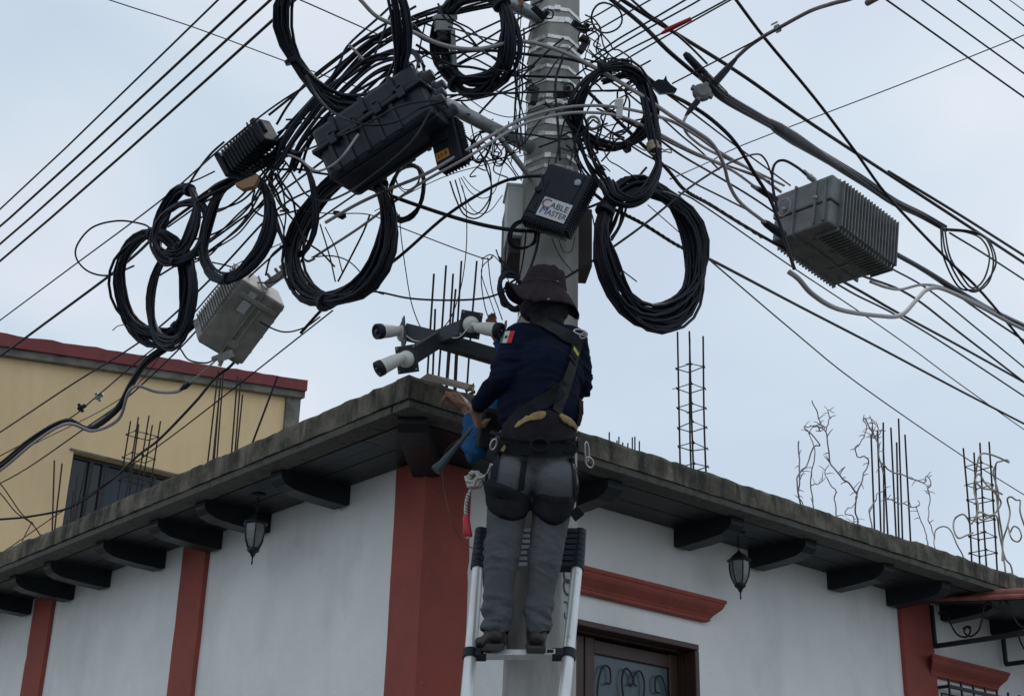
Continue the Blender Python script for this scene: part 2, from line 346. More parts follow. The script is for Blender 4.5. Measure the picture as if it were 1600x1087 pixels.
b.add(vs, [(i*6+k, i*6+(k+1) % 6, (i+1)*6+(k+1) % 6, (i+1)*6+k) for i in range(n) for k in range(6)]+[tuple(range(6))[::-1], tuple(range(n*6, n*6+6))])
b.obj('corner_pillar', M_red, house)
# --- mouldings over the openings
def moulding(a0, a1, zt, hh, name='window_moulding', out=.13):
    prf = [(0, 0), (out, 0), (out, -.16*hh), (out*.93, -.2*hh), (out*.9, -.3*hh), (out*.82, -.42*hh), (out*.6, -.6*hh), (out*.45, -.72*hh), (out*.4, -.8*hh), (out*.36, -.82*hh), (out*.34, -.95*hh), (out*.2, -1*hh), (0, -1*hh)]
    b = MB(); L0 = [H(a0+(out-x)*1.0, -.001-x, zt+z) for x, z in prf]; L1 = [H(a1-(out-x)*1.0, -.001-x, zt+z) for x, z in prf]
    n = len(prf); b.add(L0+L1, [tuple(range(n))[::-1], tuple(range(n, 2*n))]+[(i, (i+1) % n, n+(i+1) % n, n+i) for i in range(n)])
    return b.obj(name, M_red, house, bevel=.004)
am1, _, zm1 = rw(1136, 938, -.13); _, _, zm0 = rw(1085, 969, -.05)
moulding(rw(758, 880)[0]-.0, am1, zm1, .155)
an1, _, zn1 = rw(1580, 1050, -.13)
moulding(rw(1452, 1020, -.1)[0]+.01, an1, zn1, .16, out=.12)
# --- door with deep reveal, wooden frame, frosted glass and scrolled ironwork
dep_ = .19
b = MB(); fw = .05
zo = z_op
b.box(H((a_op0+a_op1)/2, .04, zo-.02), dR, dL, ZZ, a_op1-a_op0-.004, .11, .04)
for a in (a_op0+.022, a_op1-.022): b.box(H(a, .04, zo/2-.02), dR, dL, ZZ, .04, .11, zo-.045)
dr = b.obj('door_frame', M_brown, house, bevel=.006)
b = MB(); b.box(H(a_op0+.048, .16, zo/2), dR, dL, ZZ, .012, .13, zo-.05); b.box(H(a_op1-.048, .16, zo/2), dR, dL, ZZ, .012, .13, zo-.05)
b.box(H((a_op0+a_op1)/2, .16, zo-.046), dR, dL, ZZ, a_op1-a_op0-.11, .13, .012); b.obj('reveal', M_brown, house)
amid = rw(937, 1050)[0]
am_l, am_r = a_op0+.055, a_op1-.055
for (q0, q1) in ((am_l, amid-.006), (amid+.006, am_r)):
    lf = MB(); z0, z1 = .05, zo-.06; sw = .085
    for a in (q0+sw/2, q1-sw/2): lf.box(H(a, .16, (z0+z1)/2), dR, dL, ZZ, sw, .045, z1-z0)
    for z in (z0+.1, z1-.055, 1.05): lf.box(H((q0+q1)/2, .16, z), dR, dL, ZZ, q1-q0-2*sw, .043, .11 if z < z1-.1 else .09)
    lo = lf.obj('door_leaf', M_brown, house, bevel=.006)
    g = MB(); g.box(H((q0+q1)/2, .165, (1.1+z1-.1)/2), dR, dL, ZZ, q1-q0-2*sw, .008, z1-.1-1.1); go = g.obj('glass', M_frost, lo)
    s = MB(); cxx = (q0+q1)/2; hw = (q1-q0)/2-sw; zt = z1-.13
    def SP(pts): s.tube(spline([H(cxx+x*hw, .137, zt+z) for x, z in pts], 8), .0065, 6)
    SP([(0, -.52), (-.2, -.3), (-.3, -.12), (-.2, -.03), (-.04, -.06), (-.02, -.12), (-.1, -.13)])
    SP([(0, -.52), (.2, -.3), (.3, -.12), (.2, -.03), (.04, -.06), (.02, -.12), (.1, -.13)])
    for sg in (-1, 1):
        SP([(0, -.52), (sg*.5, -.5), (sg*.85, -.38), (sg*.93, -.2), (sg*.8, -.05), (sg*.62, -.05), (sg*.6, -.14), (sg*.72, -.15)])
        SP([(0, -.56), (sg*.6, -.62), (sg*.9, -.8), (sg*.8, -1.0), (sg*.5, -1.02), (sg*.4, -.9)])
    s.tube([H(cxx, .137, zt-.5), H(cxx, .137, zt-1.4)], .0065, 6)
    s.obj('iron_scrollwork', M_iron, lo)
# --- window grille at the far right
gz = rw(1477, 1065)[2]; ga0 = rw(1465, 1080)[0]; ga1 = rw(1640, 1090)[0]
g = MB()
b2 = MB(); b2.box(H((ga0+ga1)/2+.02, -.006, gz-.62), dR, dL, ZZ, ga1-ga0-.05, .012, 1.05)
wo_ = b2.obj('side_window', M_glassd, house)
nb = 11
for i in range(nb):
    a = ga0+(ga1-ga0)*i/(nb-1); g.box(H(a, -.11, gz-.6), dR, dL, ZZ, .014, .014, 1.2)
for z in (gz-.06, gz-.6, gz-1.1): g.box(H((ga0+ga1)/2, -.11, z), dR, dL, ZZ, ga1-ga0+.02, .02, .028)
for z in (gz-.06, gz-1.1):
    for a in (ga0, ga1): g.box(H(a, -.05, z), dR, dL, ZZ, .02, .105, .024)
g.obj('window_grille', M_iron, wo_)
# ================================================================== tiled awning on iron brackets (far right)
aa, _, az0 = rw(1453, 1010); _, _, az1 = rw(1453, 948)
aw_ = thing('wall_awning', H(aa, 0, az0), 'small pink tiled awning on scrolled black iron brackets at the right edge of the wall', 'awning')
tilt = .12; Lo = .95; a_end = aa+2.6
b = MB(); P = [(0, az1+.05), (Lo, az1+.05-tilt), (Lo, az1+.02-tilt), (0, az1+.02)]
b.prism([H(aa-.02, -.04-x, z) for x, z in P], dR*(a_end-aa)); b.obj('deck', M_soffit, aw_)
b = MB()
for k in range(int((a_end-aa)/.11)):
    a = aa+.03+k*.11; b.tube([H(a, -.05, az1+.085), H(a, -.05-Lo*.5, az1+.085-tilt*.5), H(a, -.06-Lo, az1+.085-tilt)], [.035, .036, .04], 8)
b.obj('clay_tiles', mat('pink_clay_tile', (.33, .12, .10), .8, var=.25, scale=8), aw_)
b = MB(); b.tube([H(aa-.03, -.05, az1+.045), H(aa-.03, -.06-Lo*.45, az1+.045-tilt*.47), H(aa-.03, -.07-Lo, az1+.045-tilt)], .022, 8); b.obj('tile_edge', MATS['pink_clay_tile'], aw_)
for k in (0, 1, 2):
    a = aa+.005+k*1.1; b = MB(); zb = az0
    b.box(H(a, -.04-Lo/2, zb), dL, dR, ZZ, Lo, .035, .035); b.box(H(a, -.045, (zb+az1)/2), dL, dR, ZZ, .03, .03, az1-zb)
    b.box(H(a, -.03-Lo, (zb+az1)/2-.05), dL, dR, ZZ, .03, .03, az1-zb-.06)
    hgt = az1-zb-.02
    for base, sg in ((.16, 1), (.5, -1), (.74, 1)):
        P = [(base-.09*sg, .78), (base-.06*sg, .9), (base-.01*sg, .8), (base+.02*sg, .5), (base+.07*sg, .22), (base+.15*sg, .12), (base+.2*sg, .25), (base+.17*sg, .38), (base+.13*sg, .33)]
        b.tube(spline([H(a, -.04-x*Lo, zb+z*hgt) for x, z in P], 7), .008, 6)
    b.obj('iron_bracket', M_iron, aw_)
# ================================================================== yellow building behind
B0 = 12.0; Q = H(0, B0, 0)
def yb(x, y, off=0): return toH(unpl(x, y, H(0, B0+off, 0), dL))
al, _, zl = yb(0, 547); ar, _, zr = yb(447, 612)
_, _, zr2 = yb(472, 598)
yel = thing('yellow_building', H(ar, B0, 0), 'yellow two storey building with a sloping dark red coping and a dark window', 'building')
sl = (zr-zl)/(ar-al); al2 = al-5
zl2 = zl-.12; al2z = zl-.12+sl*(al2-al)
w0, _, wzt0 = yb(115, 706); w1, _, wzt1 = yb(280, 744); wzt = (wzt0+wzt1)/2; wzb = wzt-1.9
def ztop(a): return zl-.10+sl*(a-al)
b = MB()
for (x0, x1, z0, zz) in ((al2, w0, 0, None), (w0, w1, wzt, None), (w0, w1, 0, wzb), (w1, ar, 0, None)):
    P = [H(x0, B0, z0), H(x1, B0, z0), H(x1, B0, zz if zz else ztop(x1)), H(x0, B0, zz if zz else ztop(x0))]
    b.prism(P, dL*.25)
b.box(H(ar-.12, B0+3.2, ztop(ar)/2-.1), dR, dL, ZZ, .23, 5.9, ztop(ar)-.25)
b.obj('wall', M_yel, yel)
c0, c1 = al2, yb(472, 600)[0]
def cop(dz0, dz1, o0, m, nm):
    b = MB(); n = 60; vs = []
    for i in range(n+1):
        a = c0+(c1-c0)*i/n; j = noise.noise(Vector((a*4, dz1, 2)))*.03
        for (bb, z) in ((B0-o0, ztop(a)+dz0), (B0-o0, ztop(a)+dz1+j), (B0+.4, ztop(a)+dz1+j), (B0+.4, ztop(a)+dz0)): vs.append(H(a, bb, z))
    b.add(vs, [(i*4+k, i*4+(k+1) % 4, (i+1)*4+(k+1) % 4, (i+1)*4+k) for i in range(n) for k in range(4)]+[(0, 1, 2, 3), tuple(range(n*4, n*4+4))])
    b.obj(nm, m, yel)
cop(.0, .11, .12, M_gconc, 'cornice'); cop(.11, .30, .17, M_coping, 'coping')
b = MB(); ca1 = yb(466, 640)[0]; b.box(H((ar+ca1)/2+.003, B0+.1, (ztop(ca1))/2), dR, dL, ZZ, ca1-ar, .3, ztop(ca1)-.02); b.obj('corner_column', M_gconc, yel)
b = MB(); b.box(H((w0+w1)/2, B0+.16, (wzt+wzb)/2), dR, dL, ZZ, w1-w0, .02, wzt-wzb); wi = b.obj('window', M_glassd, yel)
b = MB(); ww = w1-w0
for f in (0.02, .2, .32, .345, .8, .98): b.box(H(w0+ww*f, B0+.13, (wzt+wzb)/2), dR, dL, ZZ, .05, .04, wzt-wzb-.01)
b.box(H((w0+w1)/2, B0+.13, wzt-.03), dR, dL, ZZ, ww, .038, .05); b.obj('frame', mat('dark_window_frame', (.014, .016, .02), .5), wi)
b = MB(); b.box(H(w0+ww*.56, B0+.145, (wzt+wzb)/2-.03), dR, dL, ZZ, ww*.44, .01, wzt-wzb-.1); b.obj('curtain', mat('grey_blue_curtain', (.045, .062, .075), .8, var=.2, scale=3, stretch=(3, 3, .2)), wi)
b = MB(); b.box(H((w0+w1)/2, B0-.012, wzt+.02), dR, dL, ZZ, ww+.12, .02, .03); b.obj('lintel_edge', M_gconc, yel)
# ================================================================== lanterns under the eave
def lantern(top, lab, size=1.0):
    """top: hook point on the soffit"""
    x = top; hb = x-ZZ*.5
    t = thing('hanging_lantern', hb, lab, 'lantern', 'lanterns hanging under the eaves')
    b = MB(); b.lathe(x, ZZ, [(.001, -.012), (.05, -.012), (.05, -.002), (.02, 0)], 12)
    for i in range(5):
        c = x-ZZ*(.022+.022*i); ax = dR if i % 2 else dL
        b.tube([c+ax*.009*math.cos(q)+ZZ*.016*math.sin(q) for q in [2*math.pi*j/10 for j in range(10)]], .003, 5, closed=True)
    b.obj('chain', M_iron, t)
    zc = x-ZZ*.128
    b = MB(); b.lathe(zc, ZZ, [(.074, -.079), (.089, -.073), (.088, -.066), (.060, -.05), (.045, -.03), (.020, -.014), (.012, -.005), (.006, 0)], 6, smooth=False, ref=dR); b.obj('cap', M_iron, t, bevel=.002)
    b = MB(); b.lathe(zc, ZZ, [(.026, -.245), (.042, -.225), (.060, -.18), (.068, -.13), (.068, -.08)], 6, smooth=False, ref=dR); b.obj('glass_shade', M_lamp, t)
    b = MB()
    for i in range(6):
        th = 2*math.pi*i/6; d = dR*math.cos(th)+ZZ.cross(dR)*math.sin(th)
        b.tube([zc+d*r+ZZ*h for r, h in ((.070, -.078), (.071, -.13), (.063, -.18), (.045, -.225), (.028, -.247))], .0048, 5)
    b.lathe(zc, ZZ, [(.002, -.345), (.006, -.338), (.0045, -.315), (.006, -.295), (.014, -.285), (.018, -.272), (.036, -.258), (.042, -.245), (.034, -.236)], 12); b.obj('ribs_and_finial', M_iron, t)
    b = MB(); b.lathe(zc, ZZ, [(.004, -.2), (.022, -.185), (.028, -.15), (.022, -.11), (.014, -.085)], 12); b.obj('bulb', M_white, t)
hr = un(1153, 832, z=ZS); hl = un(404, 772, z=ZS)
lantern(hr, 'black six sided lantern hanging from the right eave above the door moulding'); lantern(hl, 'black six sided lantern hanging from the left eave beside the narrow red pilaster')
print('LANT', pr(hr-ZZ*.595), pr(hl-ZZ*.595), 'hooks', toH(hr), toH(hl))
print('ZS', ZS, 'ZT', ZT, 'corner', pr(H(0, 0, ZS)), pr(H(-OV, -OV, ZT)), 'am', am1, zm1, zm0, 'op', a_op0, a_op1, z_op)
# ================================================================== rebar on the roof
def bar(b, p0, p1, r=.006): b.tube([p0, (p0+p1)/2+Vector((rnd.uniform(-.01, .01), rnd.uniform(-.01, .01), 0)), p1], r, 6)
def roofbar(top, foot, plane, r, lab, grp, wobble=.0):
    """plane ('a',v) or ('b',v): the vertical plane in the house frame the bar stands in"""
    n = dR if plane[0] == 'a' else dL; P0 = H(plane[1], 0, 0) if plane[0] == 'a' else H(0, plane[1], 0)
    t = unpl(*top, P0, n); f = unpl(*foot, P0, n); d = (f-t).normalized(); f = t+d*((t.z-ZT+.02)/-d.z)
    b = MB(); b.tube(spline([f, (t+f)/2+Vector((rnd.uniform(-1, 1), rnd.uniform(-1, 1), 0))*wobble, t], 5), r, 6)
    T(b.obj('rebar', M_rust), lab, 'rebar', grp)
ck = 'short column bars in the cluster behind the roof corner, seen beside the cameras'
for (tx, ty), (fx, fy) in (((678, 428), (668, 600)), ((697, 415), (684, 600)), ((708, 428), (697, 600)), ((721, 408), (712, 600)), ((745, 408), (732, 600)), ((712, 452), (701, 600)), ((680, 483), (676, 600)), ((717, 500), (714, 600))):
    roofbar((tx, ty), (fx, fy), ('b', .55), .0075, 'bare steel bar in the cluster standing behind the roof corner', ck, .01)
for (tx, ty), (fx, fy), p in (((341, 579), (323, 725), .9), ((345, 590), (332, 722), 1.0), ((371, 588), (360, 705), .9), ((376, 592), (366, 703), 1.0), ((349, 583), (341, 718), 1.1), ((379, 617), (371, 700), 1.15), ((343, 612), (336, 720), .8)):
    roofbar((tx, ty), (fx, fy), ('a', p), .008, 'thin steel bar in the bundle standing before the yellow wall', 'bars of the bundle before the yellow wall', .015)
roofbar((434, 587), (394, 693), ('a', 1.0), .009, 'lone leaning steel bar at the right end of the yellow wall', 'x'); 
del bpy.data.objects['rebar.015' if 'rebar.015' in bpy.data.objects else list(o.name for o in bpy.data.objects if o.name.startswith('rebar'))[-1]]['group']
for (tx, ty), (fx, fy) in (((85, 719), (82, 834)), ((97, 724), (88, 832)), ((121, 742), (112, 822))):
    roofbar((tx, ty), (fx, fy), ('a', 1.0), .009, 'rusty bar standing on the roof at the left edge of the dark window', 'bars by the left edge of the dark window', .02)
for (tx, ty), (fx, fy) in (((136, 722), (117, 815)), ((146, 720), (130, 812)), ((115, 765), (108, 820)), ((105, 812), (104, 830))):
    roofbar((tx, ty), (fx, fy), ('a', 1.1), .009, 'rusty bar standing on the roof in front of the dark window', 'bars in front of the dark window', .02)
for (tx, ty), (fx, fy) in (((952, 675), (952, 690)), ((967, 682), (967, 695)), ((964, 688), (964, 695)), ((988, 683), (988, 700)), ((992, 682), (992, 700)), ((999, 689), (999, 704)), ((973, 691), (973, 698)), ((981, 692), (981, 700))):
    roofbar((tx, ty), (fx, fy), ('b', 1.2), .006, 'short bar stub just showing over the roof edge beside the worker', 'bar stubs over the roof edge beside the worker')
for (tx, ty), (fx, fy) in (((1361, 678), (1366, 822)), ((1371, 672), (1376, 825)), ((1380, 660), (1381, 826)), ((1392, 668), (1400, 833)), ((1401, 691), (1405, 834)), ((1404, 654), (1410, 836)), ((1414, 679), (1422, 840)), ((1380, 700), (1387, 828))):
    roofbar((tx, ty), (fx, fy), ('b', .7), .0085, 'straight steel bar in the cluster among the dry vines', 'bars of the cluster among the dry vines', .004)
def cage(name, lab, corners_top, foot_dy, plane, n_st, side, r=.006, ztop_=None, extra=1.06, zbot=None, squash=1):
    """four-bar column cage; corners_top: pixel of top centre"""
    n = dR if plane[0] == 'a' else dL; P0 = H(plane[1], 0, 0) if plane[0] == 'a' else H(0, plane[1], 0)
    t = unpl(*corners_top, P0, n); f = unpl(*foot_dy, P0, n); d = (f-t).normalized(); zb = zbot if zbot is not None else ZT-.02; f = t+d*((t.z-zb)/-d.z)
    th = thing(name, f, lab, 'rebar cage')
    n_ = 4 if squash == 1 else 6
    offs = [(-1, -1), (1, -1), (1, 1), (-1, 1)] if n_ == 4 else [(-1, -1), (0, -1), (1, -1), (1, 1), (0, 1), (-1, 1)]
    offs = [(x*side/2*squash, y*side/2) for x, y in offs]
    for i, (x, y) in enumerate(offs):
        b = MB(); o_ = dR*x+dL*y; tt = t+o_+ZZ*rnd.uniform(-.04, .04)+Vector((rnd.uniform(-.02, .02), 0, 0)); b.tube(spline([f+o_, f.lerp(t, .5)+o_+Vector((rnd.uniform(-.012, .012), rnd.uniform(-.01, .01), 0)), tt], 4), r*1.15, 6); b.obj('upright_bar', M_rust, th)
    for k in range(n_st):
        q = f.lerp(t, (k+.6)/(n_st*extra)); b = MB(); P = [q+dR*x*1.08+dL*y*1.08+ZZ*rnd.uniform(-.012, .012) for x, y in offs]
        b.tube(P, r*.75, 5, closed=True); c = P[k % len(P)]; b.tube([c, c+dR*rnd.uniform(-.05, .05)+dL*.03], r*.6, 4)
        for pp in P: b.tube([pp+ZZ*.012, pp-ZZ*.01+dR*.012], r*.9, 4)
        b.obj('stirrup', M_rust, th)
cage('rebar_cage', 'tall four bar rebar cage rising alone above the right roof edge', (1076, 519), (1083, 728), ('b', .55), 9, .15, .0065, extra=1.16)
cage('rebar_cage', 'rebar cage tangled with pale cables at the far right of the roof', (1527, 696), (1537, 880), ('b', .4), 9, .17, .0075, extra=1.1)
cage('rebar_cage', 'wide rebar cage standing in front of the yellow wall and dark window', (226, 655), (205, 785), ('a', 1.6), 9, .2, .0075, extra=1.04, squash=1.3)
# ================================================================== utility pole
pb = un(842, 1087, Y=7.0); pt = un(867, 0, Y=7.08); pd = (pt-pb)/(pt.z-pb.z)
def PC(z): return pb+pd*(z-pb.z)                  # pole axis at height z
def PRad(z): return .176+(z-pb.z)*(.147-.176)/(pt.z-pb.z)
def zpole(y):                                      # height on the pole front seen at photo row y
    lo, hi = 0, 9
    for _ in range(40):
        mid = (lo+hi)/2; P = PC(mid)-Vector((0, PRad(mid), 0))
        if pr(P)[1] > y: lo = mid
        else: hi = mid
    return lo
pole = thing('utility_pole', PC(0), 'tall eight sided concrete utility pole wrapped in shiny steel straps', 'utility pole')
def octa(z, k=1.0, s=0.0):
    r = PRad(z)/math.cos(math.pi/8)*k+s; c = PC(z)
    return [c+Vector((math.cos(R_(22.5+45*i+8)), math.sin(R_(22.5+45*i+8)), 0))*r for i in range(8)]
b = MB(); zs = [0, 2, 3, 4, 5, 6, 7, 8.6]; vs = []
for z in zs: vs += octa(z)
b.add(vs, [(i*8+k, i*8+(k+1) % 8, (i+1)*8+(k+1) % 8, (i+1)*8+k) for i in range(len(zs)-1) for k in range(8)]+[tuple(range(8))[::-1], tuple(range(56, 64))])
b.obj('shaft', M_pole, pole, bevel=.012)
for i, y in enumerate((14, 31, 58, 71, 104, 125, 150, 160, 190, 209, 244, 260, 481)):
    z = zpole(y); b = MB(); h = .012 if y not in (190, 31) else .02; tl = rnd.uniform(-.012, .012); o1 = []
    for zz, s_ in ((z-h, .002), (z-h, .006), (z+h, .006), (z+h, .002)):
        ring = octa(zz, 1, s_); o1 += [p+ZZ*(tl*(p-PC(zz)).x/.17) for p in ring]
    b.add(o1, [(j*8+k, j*8+(k+1) % 8, ((j+1) % 4)*8+(k+1) % 8, ((j+1) % 4)*8+k) for j in range(4) for k in range(8)])
    q = R_(rnd.uniform(230, 310)); c = PC(z)+Vector((math.cos(q), math.sin(q), 0))*(PRad(z)+.012)
    b.box(c, Vector((-math.sin(q), math.cos(q), 0)), Vector((math.cos(q), math.sin(q), 0)), ZZ, .035, .014, .03)
    b.obj('steel_strap', M_band, pole)
# number painted up the pole
def text_mesh(txt, size, ext=.001):
    c = bpy.data.curves.new('t', 'FONT'); c.body = txt; c.size = size; c.extrude = ext; c.align_x = 'CENTER'; c.align_y = 'CENTER'
    o = bpy.data.objects.new('t', c); COL.objects.link(o); dg = bpy.context.evaluated_depsgraph_get(); me = bpy.data.meshes.new_from_object(o.evaluated_get(dg))
    bpy.data.objects.remove(o); r = ([v.co.copy() for v in me.vertices], [tuple(p.vertices) for p in me.polygons]); bpy.data.meshes.remove(me); return r
def put_text(b, txt, size, P, X, Y, mi=0, ext=.001, sx=1, shear=0):
    vs, fs = text_mesh(txt, size, ext); N = X.cross(Y).normalized(); b.add([P+X*(v.x*sx+v.y*shear)+Y*v.y+N*(v.z+ext) for v in vs], fs, mi)
zo0 = zpole(950); b = MB(); rr0 = PRad(zo0)/math.cos(math.pi/8)
A = PC(zo0)+Vector((math.cos(R_(-67.5+8)), math.sin(R_(-67.5+8)), 0))*rr0; B_ = PC(zo0)+Vector((math.cos(R_(-22.5+8)), math.sin(R_(-22.5+8)), 0))*rr0
fx = (B_-A).normalized(); fn = fx.cross(ZZ).normalized()
if fn.y > 0: fn = -fn
for ch, y, sz in (('O', 893, .12), ('O', 912, .12), ('P', 940, .085), ('3', 958, .085), ('G', 1003, .10)):
    z = zpole(y); c = PC(z)+(A+B_)/2-PC(zo0); c = Vector((c.x, c.y, z))+fn*.0015-fx*.018
    Y_ = fx; X_ = -ZZ
    put_text(b, ch, sz, c, X_, Y_, ext=.0006, sx=1)
b.obj('painted_number', M_ink, pole)
# steel arms that belong to the pole hardware
def pipe(name, P, r, m, par, n=14): b = MB(); b.tube([PX(p) for p in P], r, n); return b.obj(name, m, par)
arm = thing('support_arm', PX((700, 165, 6.45)), 'galvanised pipe arm sloping down to the pole beside the big black case', 'pole arm')
pipe('pipe', [(690, 160, 6.4), (832, 232, 6.98)], .04, M_steel, arm)
b = MB(); p0, p1 = PX((772, 203, 6.68)), PX((832, 282, 6.9)); b.tube([p0, p1], .022, 4); b.obj('strut', M_steel, arm)
b = MB(); b.lathe(PX((733, 179, 6.53)), (PX((733, 179, 6.4))-PX((733, 179, 6.53))), [(.006, 0), (.006, .045)], 8); b.obj('bolt', M_iron, arm)
arm2 = thing('support_arm', PX((770, 0, 6.7)), 'galvanised pipe arm at the very top left of the pole', 'pole arm')
pipe('pipe', [(740, -22, 6.55), (845, 28, 6.98)], .042, M_steel, arm2)
b = MB(); b.box(PX((805, 6, 6.8)), RT, FW, UP, .1, .06, .045); b.obj('wooden_block', M_ply, arm2, bevel=.004)
# ------------------------------------------------------------------ frames for boxes that hang at an angle
def frame(ang, yaw=0, pit=0):
    u, v, n = RT.copy(), UP.copy(), -FW.copy()
    for ax, a in ((n, ang),): q = Matrix.Rotation(R_(a), 3, ax); u = q@u; v = q@v
    q = Matrix.Rotation(R_(yaw), 3, v); u = q@u; n = q@n
    q = Matrix.Rotation(R_(pit), 3, u); v = q@v; n = q@n
    return u, v, n                                   # right, up, towards camera
def obb(b, c, fr, x, y, z, dx, dy, dz, mi=0): b.box(c+fr[0]*x+fr[1]*y+fr[2]*z, fr[0], fr[1], fr[2], dx, dy, dz, mi)
# --- finned black amplifier box with the white sticker
fr = frame(-21, -21, -17); c = PX((873, 313, 6.62)); w, h, d = .27, .36, .12
cm = thing('terminal_box', c-ZZ*.2, 'black finned box with white cable company sticker, strapped on the pole above the worker', 'terminal box')
b = MB(); obb(b, c, fr, 0, 0, 0, w, h, d*.8); b.obj('housing', M_blk, cm, bevel=.018)
b = MB(); obb(b, c, fr, -.01, .012, d*.4, w*.8, h*.84, .014); obb(b, c, fr, -.08, .05, d*.42, .012, .05, .02); obb(b, c, fr, -.085, -.09, d*.42, .012, .04, .02); b.obj('cover', M_blk, cm, bevel=.008)
b = MB()
for i in range(24): obb(b, c, fr, w*.5+.004, -h*.47+i*h*.94/23, -.006, .024, .006, d*.85)
for i in range(18): obb(b, c, fr, -w*.46+i*w*.92/17, -h*.5-.003, -.006, .006, .02, d*.85)
b.obj('cooling_fins', M_blk, cm)
b = MB(); obb(b, c, fr, .028, -.088, d*.46+.0035, .17, .118, .003); stk = b.obj('sticker', M_stick, cm)
nn = fr[2]; b = MB(); cs = c+fr[0]*.028-fr[1]*.088+nn*(d*.46+.0055)
put_text(b, 'ABLE', .049, cs+fr[0]*.022+fr[1]*.02, fr[0], fr[1], 0, .0006, 1.0); put_text(b, 'ASTER', .047, cs+fr[0]*.026-fr[1]*.026, fr[0], fr[1], 0, .0006, .86)
put_text(b, 'C', .078, cs-fr[0]*.058+fr[1]*.02, fr[0], fr[1], 1, .0006); put_text(b, 'M', .062, cs-fr[0]*.052-fr[1]*.022, fr[0], fr[1], 2, .0008, .9, .12)
b.obj('lettering', [M_ink, M_inkr, M_inkb], cm)
b = MB(); b.lathe(c+fr[0]*.075+fr[1]*.108+nn*(d*.46), nn, [(.0195, 0), (.0195, .006), (.012, .0065)], 18); b.obj('round_badge', mat('grey_badge', (.3, .33, .36), .5, var=.2, scale=60), cm)
b = MB(); b.lathe(c-fr[0]*.112-fr[1]*.005+nn*(d*.3), nn, [(.018, 0), (.018, .03), (.009, .032)], 14); b.obj('screw_boss', M_blk, cm)
# --- box with the orange number label
fr = frame(24, -22, -26); c = PX((702, 228, 6.5))
tb = thing('terminal_box', c-ZZ*.18, 'small black ribbed box with orange number label, hanging beside the big case', 'terminal box')
b = MB(); obb(b, c, fr, 0, 0, 0, .165, .27, .09); b.obj('housing', M_blk, tb, bevel=.01)
b = MB()
for i in range(16): obb(b, c, fr, .086, -.12+i*.016, -.003, .018, .005, .085)
for i in range(8): obb(b, c, fr, -.07+i*.02, -.138, -.003, .006, .012, .08)
obb(b, c, fr, -.02, .06, .052, .10, .10, .014)
b.obj('ribs', M_blk, tb)
b = MB(); obb(b, c, fr, -.03, -.065, .047, .082, .05, .003); b.obj('number_label', M_orange, tb)
b = MB(); put_text(b, '23-9', .036, c-fr[0]*.03-fr[1]*.066+fr[2]*.0495, fr[0], fr[1], 0, .0006); b.obj('number', M_ink, tb)
# --- big black moulded splice case
fr = frame(31, -16, -24); c = PX((600, 207, 6.55)); L_, h_, d_ = .74, .35, .31
bc = thing('splice_case', c-ZZ*.3, 'large black moulded splice case hanging aslant under bunched cables', 'splice case')
b = MB(); obb(b, c, fr, 0, -.06, 0, L_*.94, h_*.62, d_); obb(b, c, fr, 0, .11, 0, L_*.94, h_*.4, d_*.96); b.obj('shell', M_blk2, bc, bevel=.03)
b = MB(); obb(b, c, fr, 0, .03, 0, L_, .03, d_+.05); b.obj('seam_flange', M_blk2, bc, bevel=.008)
b = MB()
for x in (-.26, -.16, -.06, .04, .15): obb(b, c, fr, x, -.06, 0, .028, h_*.56, d_+.028)
for x in (-.2, .0, .2): obb(b, c, fr, x, .12, 0, .03, h_*.3, d_+.022)
for z in (-.1, .1): obb(b, c, fr, .02, -.06, z, L_*.9, h_*.64+.02, .03)
b.obj('ribs', M_blk2, bc, bevel=.006)
for x in (-.22, -.08, .08, .24):
    b = MB(); obb(b, c, fr, x, .03, d_/2+.03, .045, .075, .022); obb(b, c, fr, x, .06, d_/2+.042, .03, .012, .012); b.obj('latch', M_blk2, bc, bevel=.005)
b = MB()
for y, z in ((-.08, -.07), (-.08, .07), (.0, 0), (.09, .07), (.09, -.07)):
    b.lathe(c+fr[0]*(L_*.46)+fr[1]*y+fr[2]*z, fr[0], [(.05, 0), (.048, .03), (.034, .035), (.03, .07), (.02, .075)], 14)
b.obj('cable_ports', M_blk2, bc)
# --- black finned closure upper left
fr = frame(38, -24, -18); c = PX((387, 233, 7.2))
fc = thing('splice_closure', c-ZZ*.2, 'black ribbed splice closure on the left messenger wire', 'splice closure')
b = MB(); obb(b, c, fr, 0, 0, 0, .30, .14, .13); b.obj('shell', M_blk, fc, bevel=.025)
b = MB()
for i in range(10): obb(b, c, fr, -.12+i*.0265, 0, 0, .015, .155, .148)
b.obj('ribs', M_blk, fc, bevel=.003)
b = MB()
for x in (-.165, .165): obb(b, c, fr, x, 0, 0, .04, .17, .16)
obb(b, c, fr, .19, .02, .03, .02, .09, .03); b.obj('end_caps', M_blk, fc, bevel=.012)
b = MB(); b.tube([c+fr[0]*.14+fr[1]*.07+fr[2]*.1, c+fr[0]*.145-fr[1]*.03+fr[2]*.11, c+fr[0]*.10-fr[1]*.05+fr[2]*.11], .006, 6); b.obj('latch', M_cable2, fc)
# --- small orange-brown cover among the left coils
b = MB(); c = PX((388, 292, 7.1)); fr = frame(18, 0, -40)
poly = [(-.07, .03), (.07, .05), (.075, .015), (.04, -.04), (-.03, -.035)]
b.prism([c+fr[0]*x+fr[1]*y for x, y in poly], fr[2]*.03); T(b.obj('cover_plate', M_ply, bevel=.004), 'orange brown plate showing under the ribbed black closure', 'plate')
